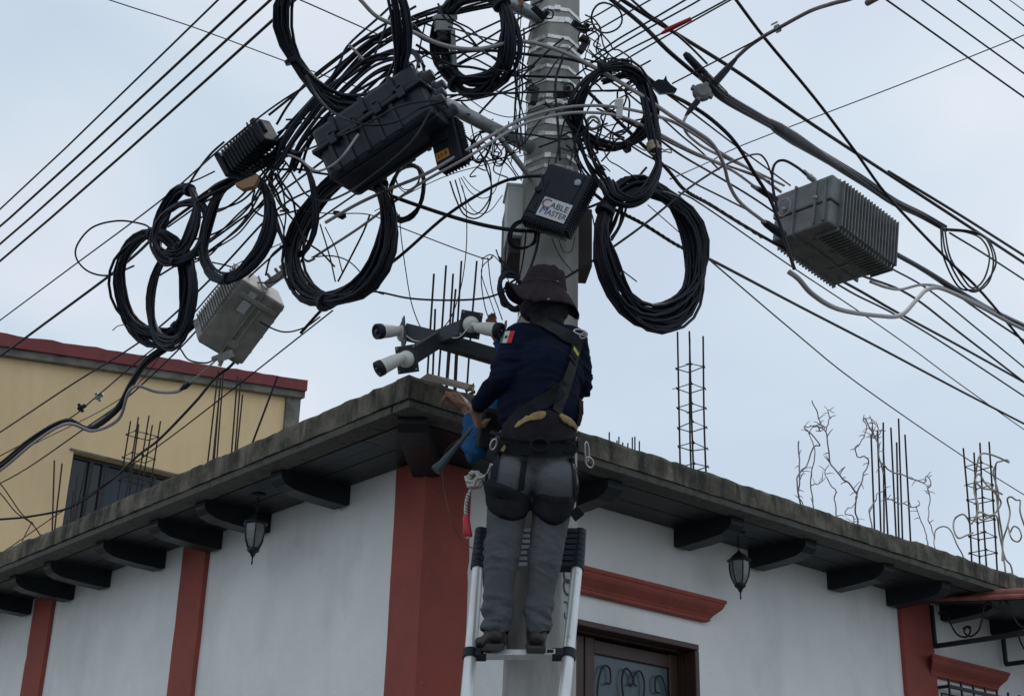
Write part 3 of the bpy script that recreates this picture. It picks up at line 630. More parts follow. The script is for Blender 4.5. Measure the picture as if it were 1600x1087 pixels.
# --- grey finned amplifiers
def amplifier(c, fr, L, H_, D, lab, ring, fins_side=1):
    M_alu = globals()['M_alu'] if ring else M_alul
    t = thing('amplifier', c-ZZ*.25, lab, 'amplifier')
    b = MB(); obb(b, c, fr, 0, H_*.24, 0, L, H_*.5, D); b.obj('lid', M_alu, t, bevel=.012)
    b = MB(); obb(b, c, fr, 0, -H_*.25, 0, L*.98, H_*.46, D*.97); b.obj('base', M_alu, t, bevel=.016)
    b = MB(); (obb(b, c, fr, 0, 0, -D*.12, L+.02, H_+.012, .014) if ring else obb(b, c, fr, 0, 0, 0, L+.02, .012, D+.02)); b.obj('seam_flange', M_alu, t, bevel=.003)
    b = MB(); n = 19
    for i in range(n):
        x = -L*.36+i*L*.84/(n-1)
        if ring:
            obb(b, c, fr, x, 0, D/2+.012, .0085, H_*.92, .036); obb(b, c, fr, x, -H_*.5, D*.32, .0075, .03, D*.38)
        obb(b, c, fr, x, H_*.5, 0, .010, .028, D*.95)
    b.obj('cooling_fins', M_alu, t)
    if ring:
        b = MB()
        for i in range(n): obb(b, c, fr, -L*.36+i*L*.84/(n-1), -H_*.43, -D*.5, .010, H_*.16, .028)
        b.obj('lower_fins', M_alu, t)
    b = MB()
    if not ring: obb(b, c, fr, L*.33, 0, D*.5, .03, H_*.8, .03); obb(b, c, fr, -L*.3, -H_*.1, D*.5, .05, .06, .03); obb(b, c, fr, 0, -H_*.12, D*.5, L*.55, .02, .02)
    for x in (-.3, -.05, .2, .4):
        for z in (-.3, .05, .3): b.lathe(c+fr[0]*x*L+fr[2]*z*D-fr[1]*(H_*.5-.005), -fr[1], [(.018, -.004), (.016, .01), (.006, .012)], 10)
    obb(b, c, fr, -.1*L, -H_*.49, -.1*D, L*.4, .02, .02); obb(b, c, fr, .2*L, -H_*.49, -.12*D, .02, .022, D*.4)
    obb(b, c, fr, -L*.5, 0, D*.40, .022, H_*.86, .02); obb(b, c, fr, -L*.5, 0, D*.24, .022, H_*.86, .014)
    b.obj('bosses', M_alu, t, bevel=.003)
    for z in (-.28, .25):
        b = MB(); b.lathe(c-fr[0]*(L*.5+.002)+fr[1]*H_*.1+fr[2]*z*D, -fr[0], [(.016, 0), (.016, .014), (.008, .016), (.008, .022)], 8); b.obj('bolt', M_steel, t)
    return t
fr = (dR*.985+ZZ*-.14).normalized(); fr = (fr, (ZZ-fr*ZZ.dot(fr)+dL*-.06).normalized(), -dL)
fr = (fr[0], fr[1], fr[0].cross(fr[1]).normalized())
ampR_c = PX((1303, 363, 8.6)); ampR_f = fr
amplifier(ampR_c, fr, .74, .39, .50, 'large grey finned amplifier housing hanging on the right hand wires', True)
b = MB(); e_ = ampR_c-fr[0]*.385+fr[1]*.03+fr[2]*-.12
b.tube([e_+fr[2]*.055*math.cos(q)+fr[1]*.07*math.sin(q)-fr[0]*.02 for q in [2*math.pi*i/20 for i in range(21)]], .005, 5)
T(b.obj('wire_ring', M_gcable), 'small ring of grey wire on the end of the right amplifier', 'wire ring')
fr = frame(52, -8, 28); ampL_c = PX((374, 492, 8.3)); ampL_f = fr
al_ = amplifier(ampL_c, fr, .50, .36, .30, 'grey amplifier housing with small white label below the left coils', False)
b = MB(); e0 = fr[0]
obb(b, ampL_c, fr, .10, .06, .157, .085, .06, .004); obb(b, ampL_c, fr, .19, .06, .157, .05, .05, .004); b.obj('label_plate', M_stick, al_)
# clamp and connector at its upper right end
b = MB(); q = PX((436, 432, 8.2)); f2 = frame(35, 0, 0)
obb(b, q, f2, -.02, 0, 0, .17, .05, .05); obb(b, q, f2, .06, .03, 0, .05, .05, .04); obb(b, q, f2, -.05, .035, .02, .02, .05, .02); obb(b, q, f2, .01, .04, .01, .02, .04, .02)
b.lathe(q+f2[0]*.09, f2[0], [(.02, 0), (.02, .05), (.012, .055)], 10)
T(b.obj('cable_clamp', M_alul, bevel=.006), 'grey bolted clamp at the upper end of the left amplifier', 'clamp')
b = MB(); q = PX((352, 556, 8.3)); f2 = frame(20, 0, 0); obb(b, q, f2, 0, 0, 0, .11, .05, .05); b.lathe(q-f2[0]*.05+f2[1]*.01, -f2[0], [(.016, 0), (.018, .03), (.01, .04)], 10); b.lathe(q-f2[0]*.03-f2[1]*.02, -f2[0]-f2[1], [(.014, 0), (.014, .04)], 10)
T(b.obj('cable_clamp', M_alul, bevel=.005), 'grey clamp under the lower end of the left amplifier', 'clamp')
# --- tap on the pink-grey tube
fr = frame(40, 15, -15); c = PX((1097, 144, 6.9)); tp = thing('line_tap', c-ZZ*.05, 'small round grey line tap between two black rubber sleeves', 'line tap')
b = MB(); b.lathe(c-fr[2]*.03, fr[2], [(.02, -.01), (.05, 0), (.058, .02), (.055, .04), (.035, .055)], 14)
for q in (20, 110, 200, 290): d_2 = fr[0]*math.cos(R_(q))+fr[1]*math.sin(R_(q)); b.box(c+d_2*.055, d_2, fr[2].cross(d_2), fr[2], .03, .03, .03)
b.obj('housing', M_alu, tp, bevel=.006)
b = MB(); b.tube([PX((1116, 130, 6.9)), PX((1134, 110, 6.9)), PX((1150, 92, 6.9))], [.026, .022, .012], 10); b.obj('rubber_sleeve', M_blk, tp)
b = MB(); b.tube([PX((1090, 158, 6.9)), PX((1080, 170, 6.9)), PX((1071, 182, 6.9))], [.02, .018, .008], 10); b.obj('rubber_sleeve', M_blk, tp)
b = MB(); c = PX((1037, 136, 6.8)); fr = frame(-8, 0, 0)
b.prism([c+fr[0]*x+fr[1]*y for x, y in ((-.085, -.005), (-.04, .03), (-.01, .03), (0, .06), (.01, .032), (.035, .01), (.075, -.01), (.07, -.03), (.03, -.04), (-.02, -.05))], fr[2]*.05)
T(b.obj('wire_junction', M_blk, bevel=.006), 'small pointed black junction block where thin wires meet right of the pole', 'junction block')
b = MB(); c = PX((1215, 45, 6.6)); fr = frame(25, 0, 0)
obb(b, c, fr, 0, 0, 0, .03, .045, .035); obb(b, c, fr, -.004, .035, 0, .042, .008, .03); T(b.obj('cable_clip', M_steel, bevel=.004), 'small metal clip on the pink grey tube at the upper right', 'clip')
# --- square bracket left of the pole top
b = MB(); c = PX((702, 60, 6.9)); fr = frame(3, 20, 0)
br = thing('wire_bracket', c-ZZ*.2, 'worn square steel wire bracket inside the upper right coil', 'bracket')
obb(b, c, fr, -.02, .12, 0, .14, .03, .06); obb(b, c, fr, -.035, .07, 0, .1, .06, .05); obb(b, c, fr, .02, -.06, 0, .03, .22, .04); obb(b, c, fr, -.02, -.165, 0, .1, .012, .03); b.obj('bracket', M_steel, br, bevel=.005)
b = MB(); b.lathe(c-fr[0]*.04+fr[1]*.0, fr[1], [(.028, -.02), (.034, 0), (.022, .01), (.034, .025), (.028, .04)], 12); b.obj('insulator', M_iron, br)
# --- grey metal cabinet behind the pole
zc0, zc1 = un(920, 417, Y=7.3).z, un(800, 291, Y=7.05).z; cb = thing('metal_cabinet', PC(zc0)+Vector((0, .32, 0)), 'weathered grey metal cabinet mounted behind the pole, dark underneath', 'cabinet')
ctr = PC((zc0+zc1)/2)+Vector((-.01, .34, 0)); X_, Y_ = Vector((.995, .1, 0)).normalized(), Vector((-.1, .995, 0)).normalized()
M_cab = overlay(mat('weathered_grey_steel', (.68, .69, .66), .75, .0, var=.15, scale=5), (.12, .09, .07), 9, .58, .78, (1, 1, .4))
b = MB(); b.box(ctr, X_, Y_, ZZ, .52, .24, zc1-zc0); b.obj('body', mat('dark_cabinet_steel', (.05, .042, .04), .7, .2, var=.3, scale=6), cb, bevel=.008)
b = MB(); b.box(ctr+X_*-.20+Y_*-.24+ZZ*((zc1-zc0)/2-.17), X_, Y_, ZZ, .14, .2, .32); b.box(ctr+X_*-.20+Y_*-.22+ZZ*((zc1-zc0)/2+.005), X_, Y_, ZZ, .16, .23, .02); b.obj('side_box', M_cab, cb, bevel=.006)
b = MB(); b.box(ctr+X_*-.16+Y_*-.22+ZZ*(-(zc1-zc0)/2+.06), X_, Y_, ZZ, .19, .16, .2); b.box(ctr+X_*-.19+Y_*-.31+ZZ*(-(zc1-zc0)/2+.13), (X_+ZZ*.6).normalized(), Y_, ZZ, .1, .02, .02); b.obj('terminal_block', mat('dark_cabinet_steel', (.05, .042, .04)), cb, bevel=.01)
# ================================================================== cctv bracket and cameras
M_dk = mat('dark_painted_steel', (.03, .037, .042), .5, .3, var=.25, scale=12)
Yc = 6.75; cx0 = PX((681, 532, Yc))
cv = thing('camera_bracket', cx0, 'dark steel crossed bracket on an arm reaching from the pole', 'camera bracket')
def beam(b, p, q, w, t, up=ZZ):
    p, q = PX(p), PX(q); X = (q-p).normalized(); Y = up.cross(X).normalized(); Z = X.cross(Y); b.box((p+q)/2, X, Y, Z, (q-p).length, w, t)
b = MB(); beam(b, (684, 531, Yc), (850, 580, 6.95), .05, .085); b.obj('arm', M_dk, cv, bevel=.004)
b = MB(); beam(b, (632, 518, Yc), (684, 531, Yc-.01), .05, .085); beam(b, (680, 531, Yc+.01), (735, 508, Yc-.1), .05, .085); beam(b, (682, 532, Yc-.02), (634, 562, Yc-.22), .05, .085); b.obj('crossbars', M_dk, cv, bevel=.004)
def plate(c, n, s=.13):
    n = n.normalized(); a = n.cross(ZZ).normalized(); bz = a.cross(n); b = MB(); b.box(c, a, bz, n, s, s*1.18, .008); b.obj('mounting_plate', M_dk, cv, bevel=.003)
    for i in (-1, 1):
        for j in (-1, 1): b = MB(); b.lathe(c+a*(s*.4*i)+bz*(s*.48*j)+n*.003, n, [(.006, 0), (.006, .005), (.003, .009)], 6); b.obj('bolt', M_steel, cv)
def seccam(base, dirv, lab, L=.145):
    """bullet camera: round base, ball arm, body, black face"""
    d = dirv.normalized(); t = thing('security_camera', base, lab, 'security camera', 'white security cameras on the crossed bracket'); return t, d
def camparts(t, base, nrm, ctr, d, L=.14, r=.036):
    b = MB(); nrm = nrm.normalized(); b.lathe(base, nrm, [(.044, 0), (.044, .012), (.036, .022), (.02, .03)], 18); b.obj('mount', M_white, t)
    b = MB(); b.tube(spline([base+nrm*.02, base.lerp(ctr, .5)+nrm*.02, ctr-d*L*.35], 5), .014, 8); b.obj('neck', M_white, t)
    b = MB(); b.lathe(ctr, d, [(.012, -L*.6), (.024, -L*.52), (.031, -L*.3), (.035, -L*.1), (r+.003, L*.35)], 20); b.obj('body', M_white, t)
    b = MB(); b.lathe(ctr, d, [(r+.004, L*.33), (r+.0055, L*.36), (r+.0055, L*.56), (r, L*.58), (r-.006, L*.575), (r-.008, L*.53), (.001, L*.53)], 20); b.obj('black_face', M_blk, t)
    b = MB(); b.lathe(ctr+d*(L*.53), d, [(.014, 0), (.014, .006), (.009, .009), (.002, .010)], 14); b.obj('lens', M_glassd, t)
pA, pB, pC = PX((630, 521, Yc-.02)), PX((735, 507, Yc-.12)), PX((636, 561, Yc-.24))
nA, nB, nC = -RT-FW*.25, RT*.35-FW, -RT*.4-FW
plate(pA, nA); plate(pB, nB, .12); plate(pC, nC, .12)
t, d = seccam(pA, -RT-FW*.8, 'white security camera pointing left, at the left end of the bracket'); camparts(t, pA+nA.normalized()*.004, nA, PX((607, 517, Yc-.1)), (-RT*.8-FW*.75-UP*.05).normalized())
t, d = seccam(pB, RT, 'white security camera pointing right towards the worker'); camparts(t, pB+nB.normalized()*.004, nB, PX((763, 514, Yc-.2)), (RT*.85-FW*.5-UP*.12).normalized())
t, d = seccam(pC, RT, 'white security camera angled down, lowest on the bracket'); camparts(t, pC+nC.normalized()*.004, nC, PX((610, 567, Yc-.3)), (-RT*.82-FW*.4-UP*.42).normalized())
# scrap lying on the roof corner
b = MB(); p = [un(655, 592, z=ZT+.03), un(668, 583, z=ZT+.1), un(742, 602, z=ZT+.12), un(740, 612, z=ZT+.03)]
b.prism(p, FW*.03); T(b.obj('board', M_cardb), 'thin brown board lying on the roof corner under the hand', 'board')
# ================================================================== telescopic ladder
lad = thing('telescopic_ladder', PX((805, 1060, 6.4)), 'telescopic aluminium ladder with black collars, leaning on the pole', 'ladder')
def LP(x, y, z_off=0):
    """point on the ladder plane (leans towards the pole)"""
    n = Vector((0, -1, .38)).normalized(); P0 = PX((810, 1022, 6.5)); return unpl(x, y, P0, n)
gl0, gl1, gr0, gr1 = LP(735, 1022), LP(748, 870), LP(888, 1022), LP(902, 880)
dl, dr_ = (gl1-gl0).normalized(), (gr1-gr0).normalized()
lx = (gr0-gl0).normalized(); ln = Vector((0, -1, .38)).normalized()
for p, d in ((gl0, dl), (gr0, dr_)):
    s_ = (p.z)/d.z; b = MB(); b.tube([p-d*s_, p-d*(s_*.5), p, p+d*.52], [.034, .033, .029, .028], 18); b.obj('side_rail', M_ladder, lad)
    q = p-d*s_; b = MB(); b.tube([q-d*.01, q+d*.06], .038, 16); b.obj('rubber_foot', M_blk, lad)
    b = MB(); zc = (p+d*.48)
    for k in range(7): b.tube([zc+d*(.034*k), zc+d*(.034*k+.030)], .036-.001*k, 16); 
    b.obj('stacked_collars', M_blk, lad, bevel=.0)
for k in range(-6, 1):
    pl = gl0+dl*(k*.30); prr = gr0+dr_*(k*.30); X = (prr-pl).normalized(); Yv = ln; Zv = dl
    if pl.z < .2: continue
    b = MB(); b.box((pl+prr)/2, X, ln, Zv, (prr-pl).length-.05, .05, .032); 
    b.obj('rung', M_ladder, lad, bevel=.005)
    for p, d, sg in ((pl, dl, 1), (prr, dr_, -1)):
        b = MB(); b.tube([p-d*.022, p+d*.022], .037, 16); b.box(p+X*sg*.045, X, ln, Zv, .06, .056, .04); b.obj('collar', M_blk, lad, bevel=.002)
        b = MB(); b.box(p+X*sg*.085+ln*.026, X, ln, Zv, .045, .006, .026); b.obj('lock_button', M_white, lad)
        b = MB(); b.box(p+X*sg*.085+ln*.0305, X, ln, Zv, .03, .004, .016); b.obj('lock_window', M_blk, lad)
for k in range(7):
    pl = gl0+dl*(.495+.034*k); prr = gr0+dr_*(.495+.034*k); X = (prr-pl).normalized()
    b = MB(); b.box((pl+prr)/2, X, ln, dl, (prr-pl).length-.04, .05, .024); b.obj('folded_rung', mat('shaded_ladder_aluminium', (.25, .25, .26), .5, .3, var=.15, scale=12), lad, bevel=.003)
    for p, sg in ((pl, 1), (prr, -1)): b = MB(); b.box(p+X*sg*.06, X, ln, dl, .09, .056, .027); b.obj('folded_collar', M_blk, lad, bevel=.002)
# ================================================================== cables
NW = [0]
def wire(pts, w, lab, m=None, grp=None, seg=7, cat='cable', name='cable', sides=6, par=None):
    """pts: (x, y, Y|-z); w: width in photo pixels at the middle of the wire (sets its real thickness)"""
    P = [PX(p) for p in pts]; mid = P[len(P)//2]; r = w/2*dep(mid)/F_PX
    b = MB(); b.tube(spline(P, seg), r, sides); NW[0] += 1
    return T(b.obj(name, m or M_cable), lab, cat, grp)
def bundle(pts, n, w, sw, lab, m=None, name='cable_bundle', cat='cable bundle', ties=(), seg=6, twist=1.0, pinch=None, seed=0, m2=None):
    """n strands running together; w: bundle width px, sw: strand width px"""
    rr = random.Random(seed+n*13+int(pts[0][0])); P = spline([PX(p) for p in pts], seg); N = len(P); px = dep(P[N//2])/F_PX
    t = thing(name, P[N//2], lab, cat)
    b = MB(); b2 = MB()
    for k in range(n):
        ph = 2*math.pi*k/n+rr.uniform(-.4, .4); rad = w/2*px*math.sqrt(rr.uniform(.15, 1)); fr1, fr2 = rr.uniform(.5, 1.5), rr.uniform(.5, 1.5); Q = []
        for i, p in enumerate(P):
            tg = (P[min(N-1, i+1)]-P[max(0, i-1)]).normalized(); a_ = tg.cross(FW).normalized(); c_ = tg.cross(a_); s = i/(N-1)
            q = 1.0
            if pinch:
                for (ps, pw) in pinch: q = min(q, .35+.65*min(1, abs(s-ps)/pw))
            th = ph+twist*s*2.2+math.sin(s*6*fr1+ph)*.5
            Q.append(p+(a_*math.cos(th)+c_*math.sin(th))*rad*q*(1+.25*math.sin(s*9*fr2+ph*2)))
        (b2 if (k % 4 == 3) else b).tube(Q, sw/2*px, 5)
    if b2.v:
        o2 = len(b.v); b.v += b2.v; b.f += [[i+o2 for i in f] for f in b2.f]; b.mi += [1]*len(b2.f); b.sm += b2.sm
    b.obj('strands', [m or M_cable, m2 or M_cable2], t)
    for s in ties:
        i = max(1, min(N-2, int(s*(N-1)))); tg = (P[i+1]-P[i-1]).normalized(); b = MB(); q = .45 if pinch else 1
        for e in (-.006, .0, .006): b.tube([P[i]+tg*e-tg*.003, P[i]+tg*e+tg*.003], w/2*px*q*1.15+sw/2*px, 12)
        b.obj('tie', M_cable2, t)
    return t
def coil(cx, cy, a, b_, ang, n, band, sw, Y, lab, sgn=1, ties=(0,), seed=1, tails=(), m=None, droop=.0, flat=.6):
    """n turns of one cable: a circle of real radius seen foreshortened; a, b_: image semi axes px, ang: clockwise from up"""
    rr = random.Random(seed); c = PX((cx, cy, Y)); px = dep(c)/F_PX
    rd = (c-CAM).normalized(); u = (RT*math.sin(R_(ang))+UP*math.cos(R_(ang))); u = (u-rd*u.dot(rd)).normalized(); v = rd.cross(u).normalized()
    if v.dot(RT) < 0: v = -v
    k = min(1, b_/a); v = v*k+rd*math.sqrt(max(0, 1-k*k))*sgn; nrm = u.cross(v).normalized(); R0 = a*px
    t = thing('cable_coil', c-UP*R0, lab, 'cable coil')
    A = [[rr.uniform(-1, 1) for _ in range(6)] for _ in range(n+2)]; B = [[rr.uniform(-1, 1) for _ in range(6)] for _ in range(n+2)]
    tie_a = [R_(x) for x in ties]; P = []; S = 26
    def lerpr(M_, turn, f):
        x = f*4; i = int(x) % 4; g = x-int(x); g = g*g*(3-2*g); nx = M_[turn][i+1] if i < 3 else M_[turn+1][0]
        return M_[turn][i]*(1-g)+nx*g
    for i in range(n*S+1):
        turn, f = divmod(i, S); f /= S
        if turn >= n: turn, f = n-1, .9999
        th = 2*math.pi*f; q = 1.0
        for ta in tie_a:
            d = abs((th-ta+math.pi) % (2*math.pi)-math.pi); q = min(q, .5+.5*min(1, d/.7))
        wd = .62+.38*math.cos(th-math.pi)        # slack gathers towards the bottom
        e = lerpr(A, turn, f)*band/2*px*q*(.6+.8*wd*.7); h = lerpr(B, turn, f)*band*flat/2*px*q
        g = 1+.035*math.sin(2*th+seed)+.028*math.sin(3*th+seed*1.7)+.012*math.sin(5*th+seed); P.append(c+(u*(math.cos(th)*(R0+e))+v*(math.sin(th)*(R0+e)))*g+nrm*h)
    b = MB(); r = sw*1.16/2*px
    b.tube(P, r, 5, mi=0); nf = len(b.f)
    for fi in range(nf):
        if (fi//(5*S)) % 5 == 3: b.mi[fi] = 1
    b.obj('turns', [m or M_cable, M_cable2], t)
    for ta in tie_a:
        q0 = c+u*math.cos(ta)*R0+v*math.sin(ta)*R0; tg = (-u*math.sin(ta)+v*math.cos(ta)).normalized(); b = MB(); wr = band/2*px*.62+r
        for e in (-.009, .0, .008): b.tube([q0+tg*(e-.004), q0+tg*(e+.004)], wr, 12)
        b.obj('tie', M_cable2, t)
    return t
Z_ = -1
# --- overhead power lines, upper left
for i, P in enumerate([[(375, -33, -8.6), (341, 0, -8.6), (0, 327, -8.6), (-200, 490, -8.6)], [(420, -35, -8.4), (384, 0, -8.4), (16, 340, -8.4), (-200, 520, -8.4)],
                       [(460, -33, -8.2), (423, 0, -8.2), (48, 340, -8.2), (-200, 550, -8.2)], [(640, -165, -8.0), (437, 22, -8.0), (80, 340, -8.0), (-200, 575, -8.0)]]):
    wire(P, [2.6, 3.6, 3.6, 3.8][i], ['thin topmost overhead power line at the upper left', 'second overhead power line from the top left corner', 'third overhead power line from the top left corner', 'overhead power line nearest the big coil, fourth from the corner'][i], M_wire, 'overhead power lines at the upper left', seg=3)
# --- overhead lines, upper right
for i, P in enumerate([[(1330, -38, -8.2), (1385, 0, -8.2), (1600, 152, -8.2), (1750, 258, -8.2)], [(1400, -28, -8.4), (1440, 0, -8.4), (1600, 115, -8.4), (1750, 222, -8.4)], [(1450, -32, -8.6), (1496, 0, -8.6), (1600, 76, -8.6), (1750, 186, -8.6)],
                       [(1500, -35, -8.8), (1546, 0, -8.8), (1600, 41, -8.8), (1750, 152, -8.8)], [(1540, -30, -9), (1577, 0, -9), (1600, 17, -9), (1750, 130, -9)]]):
    wire(P, [3, 2.8, 2.8, 2.6, 1.6][i], ['lowest of the parallel overhead lines at the upper right', 'second from below of the parallel overhead lines at the upper right', 'middle one of the parallel overhead lines at the upper right', 'second from the corner of the parallel overhead lines at the upper right', 'thin overhead line nearest the upper right corner'][i], M_wire, 'parallel overhead lines at the upper right', seg=3)
W = wire
# --- left side
W([(120, -22, -7.5), (170, 0, -7.5), (300, 42, -7.4), (470, 105, -7.2), (620, 158, 6.9)], 1.8, 'thin wire crossing over the four power lines at the upper left', M_wire, seg=3)
W([(440, -12, -7.2), (480, 5, -7.1), (570, 45, -7), (670, 90, 6.9), (770, 140, 6.95), (835, 165, 6.95)], 2.4, 'thin straight wire running through the big top coil to the pole', M_wire, seg=3)
W([(-60, 545, -6.3), (100, 426, -6.3), (207, 347, -6.2), (275, 294, -6.1), (350, 228, 7.1), (430, 165, 7.0), (520, 108, 6.9), (600, 50, 6.9), (700, 10, 6.9), (830, -40, 6.9)], 3, 'messenger wire passing along the top of the ribbed black closure', M_wire)
W([(-60, 592, -5.9), (0, 556, -5.9), (80, 498, -5.9), (172, 430, -5.9), (215, 395, -5.9), (262, 350, 8.1), (330, 300, 7.7), (405, 245, 7.3), (470, 190, 7.0)], 4.8, 'thick straight cable entering at the left edge just above the red coping')
W([(-60, 712, -5.5), (0, 675, -5.5), (110, 602, -5.5), (231, 525, -5.5), (330, 435, 8.3), (430, 330, 7.7), (500, 290, 7.3), (590, 240, 7)], 3.4, 'straight cable crossing the yellow wall highest on its left part')
W([(-60, 782, -5.2), (28, 740, -5.2), (128, 672, -5.2), (194, 625, -5.2), (281, 544, -5.3), (350, 470, 8.3), (455, 375, 7.9), (560, 300, 7.3)], 2.8, 'thin cable passing under the hanging cable bundle on the yellow wall')
W([(-60, 745, -5.3), (0, 712, -5.3), (103, 657, -5.3), (150, 620, -5.3), (230, 552, -5.4), (275, 520, -5.4), (345, 440, 8.3)], 2.2, 'thin messenger wire holding two small clips before the yellow wall', M_wire)
W([(-60, 762, -5.1), (0, 722, -5.1), (60, 690, -5.1), (160, 640, -5.1), (215, 600, -5.2), (258, 545, -5.3)], 1.5, 'thin slack wire just below the clipped messenger wire', M_wire)
W([(520, 485, 7.8), (325, 638, -4.9), (240, 702, -4.9), (162, 757, -4.9), (87, 805, -4.9), (0, 865, -4.9), (-60, 900, -4.9)], 2, 'thin wire running down past the rebar cage to the lower left', M_wire, seg=4)
W([(383, 545, 8.4), (360, 572, 8.5), (335, 592, 8.6), (305, 628, -4.95), (250, 685, -4.9), (215, 712, -4.9), (168, 755, -4.9), (110, 792, -4.85), (50, 806, -4.8), (0, 811, -4.8), (-60, 815, -4.8)], 4, 'twisted black service cable sagging from the left amplifier to the left edge')
W([(-40, 722, -4.9), (0, 755, -4.9), (32, 800, -4.8), (52, 818, -4.75)], 1.8, 'thin slack wire at the left edge before the yellow wall, upper of two', M_wire)
W([(-40, 735, -4.9), (0, 770, -4.85), (25, 800, -4.8), (50, 818, -4.7), (67, 842, -4.6)], 1.8, 'thin slack wire at the left edge before the yellow wall, ending on the roof', M_wire)
W([(50, 815, -4.75), (38, 838, -4.6), (34, 848, -4.5)], 1.6, 'short loose wire end hanging over the roof edge at the left', M_wire)
bundle([(-60, 765, -5.0), (0, 728, -5.0), (50, 688, -5.0), (104, 658, -5.05), (140, 670, -5.0), (182, 640, -5.0), (205, 600, -5.1), (230, 565, -5.2), (268, 538, -5.3), (310, 500, 8.5)], 6, 9, 4.5, 'black cable bundle sagging across the yellow wall from the left coils', ties=(.36, .5), pinch=((.38, .12),))
W([(-60, 772, -4.95), (0, 735, -4.95), (55, 690, -4.95), (104, 662, -4.98), (145, 673, -4.95), (185, 655, -4.95), (200, 615, -5), (215, 603, -5.05), (245, 612, 9.1), (275, 612, 9), (290, 603, 8.9)], 5.2, 'pale grey cable snaking from the left edge to the left amplifier', M_gcable)
b = MB(); b.tube([PX((283, 608, 8.95)), PX((290, 603, 8.9)), PX((299, 597, 8.85))], [.012, .022, .012], 8); T(b.obj('cable_sleeve', M_blk), 'black rubber sleeve on the pale grey cable below the left amplifier', 'sleeve')
W([(297, 598, 8.85), (320, 578, 8.6), (338, 562, 8.4)], 3, 'short straight grey connector lead into the left amplifier', M_gcable)
for (x, y), lb in (((128, 636), 'small dark wire clip before the yellow wall, lower of two'), ((155, 619), 'small grey wire clip before the yellow wall, upper of two')):
    b = MB(); c = PX((x, y, -5.3)); f2 = frame(28); obb(b, c, f2, 0, 0, 0, .07, .03, .03); obb(b, c, f2, -.01, .0, 0, .025, .075, .02); T(b.obj('wire_clip', M_steel if x > 140 else M_iron, bevel=.005), lb, 'clip')
W([(176, 516, -5.4), (185, 509, -5.4), (202, 507, -5.4), (222, 510, -5.4)], 1.6, 'tiny loose wire end under the lowest left coil', M_wire)
W([(236, 357, 8.5), (222, 350, 8.5), (185, 345, 8.4), (145, 355, 8.4), (121, 382, 8.4), (120, 405, 8.4), (140, 425, 8.5), (172, 430, 8.6), (210, 415, 8.6)], 3, 'single wide loop of black cable at the far left of the coils', name='cable_loop')
# coils
coil(537, 45, 117, 94, -8, 15, 34, 4.6, 6.35, 'largest cable coil, hanging at the top over the big black case', -1, ties=(250,), seed=3)
coil(740, 62, 76, 54, 8, 34, 40, 4.2, 6.8, 'tightly wound coil beside the upper left of the pole', -1, ties=(40, 200), seed=4)
coil(532, 372, 106, 64, 24, 32, 36, 4.4, 7.2, 'tilted coil hanging below the big black case', -1, ties=(165, 20), seed=5)
coil(369, 355, 82, 46, 16, 20, 23, 4.2, 7.6, 'oval coil hanging just below the ribbed black closure', -1, ties=(335, 170), seed=6)
coil(238, 446, 80, 56, -8, 24, 28, 4.2, 8.3, 'lowest left coil, wide and round above the yellow wall', -1, ties=(10, 150), seed=7)
coil(268, 462, 74, 32, 8, 17, 20, 4.0, 8.15, 'narrow coil overlapping the lowest left coil', -1, ties=(0,), seed=8)
coil(277, 350, 56, 28, 20, 22, 26, 4.0, 8.0, 'small coil hanging above the lowest left coils', -1, ties=(200, 0), seed=9)
coil(283, 362, 50, 36, 30, 9, 16, 3.8, 7.9, 'small rounder coil tucked beside the small left coil', -1, ties=(160,), seed=19)
coil(458, 318, 78, 34, -6, 6, 13, 3.8, 7.35, 'slack thin coil between the oval coil and the big black case', -1, ties=(10,), seed=10)
coil(635, 300, 45, 25, 12, 6, 10, 3.2, 7.0, 'smallest coil, under the right end of the big black case', -1, ties=(180,), seed=11)
coil(960, 168, 66, 58, 10, 14, 26, 3.8, 6.75, 'round coil tied to the right side of the pole top', 1, ties=(330, 150), seed=12)
coil(1017, 391, 104, 72, -19, 36, 42, 4.4, 6.9, 'largest right hand coil, hanging beside the pole', 1, ties=(320,), seed=13)
bundle([(890, 165, 6.8), (905, 200, 6.75), (918, 245, 6.75), (942, 285, 6.8), (965, 305, 6.85), (958, 340, 6.85), (945, 370, 6.85)], 12, 26, 4.2, 'thick black cable bundle running down the right side of the pole')
bundle([(940, 122, 6.8), (985, 112, 6.8), (1005, 140, 6.75), (1016, 190, 6.7), (1024, 235, 6.7), (1028, 262, 6.7), (1012, 300, 6.65), (988, 315, 6.65), (960, 308, 6.65), (945, 285, 6.7)], 14, 22, 4.2, 'taped cable bundle hooking down in a U beside the white sticker box', pinch=((.52, .15),))
b = MB(); c = PX((1021, 229, 6.7)); ax = (PX((1024, 240, 6.7))-PX((1018, 218, 6.7))).normalized(); b.lathe(c, ax, [(.036, -.025), (.04, -.01), (.037, 0), (.04, .012), (.036, .028)], 14)
b.tube(spline([c+RT*.03, c+RT*.06-UP*.02, c+RT*.09-UP*.015, c+RT*.1-UP*.035, c+RT*.05-UP*.03, c+RT*.02-UP*.08], 5), .004, 5); b.tube(spline([c-RT*.02-UP*.03, c-UP*.05-FW*.04, c+RT*.04-UP*.02], 5), .005, 5)
T(b.obj('tape_wrap', M_tape), 'beige tape and string tied round the right cable bundle', 'tape')
bundle([(445, 262, 7.15), (462, 225, 7.05), (500, 178, 6.95), (545, 140, 6.8), (590, 105, 6.75), (632, 92, 6.7), (650, 118, 6.6)], 12, 46, 5, 'bunch of thick cables draped over the top of the big black case', twist=.3)
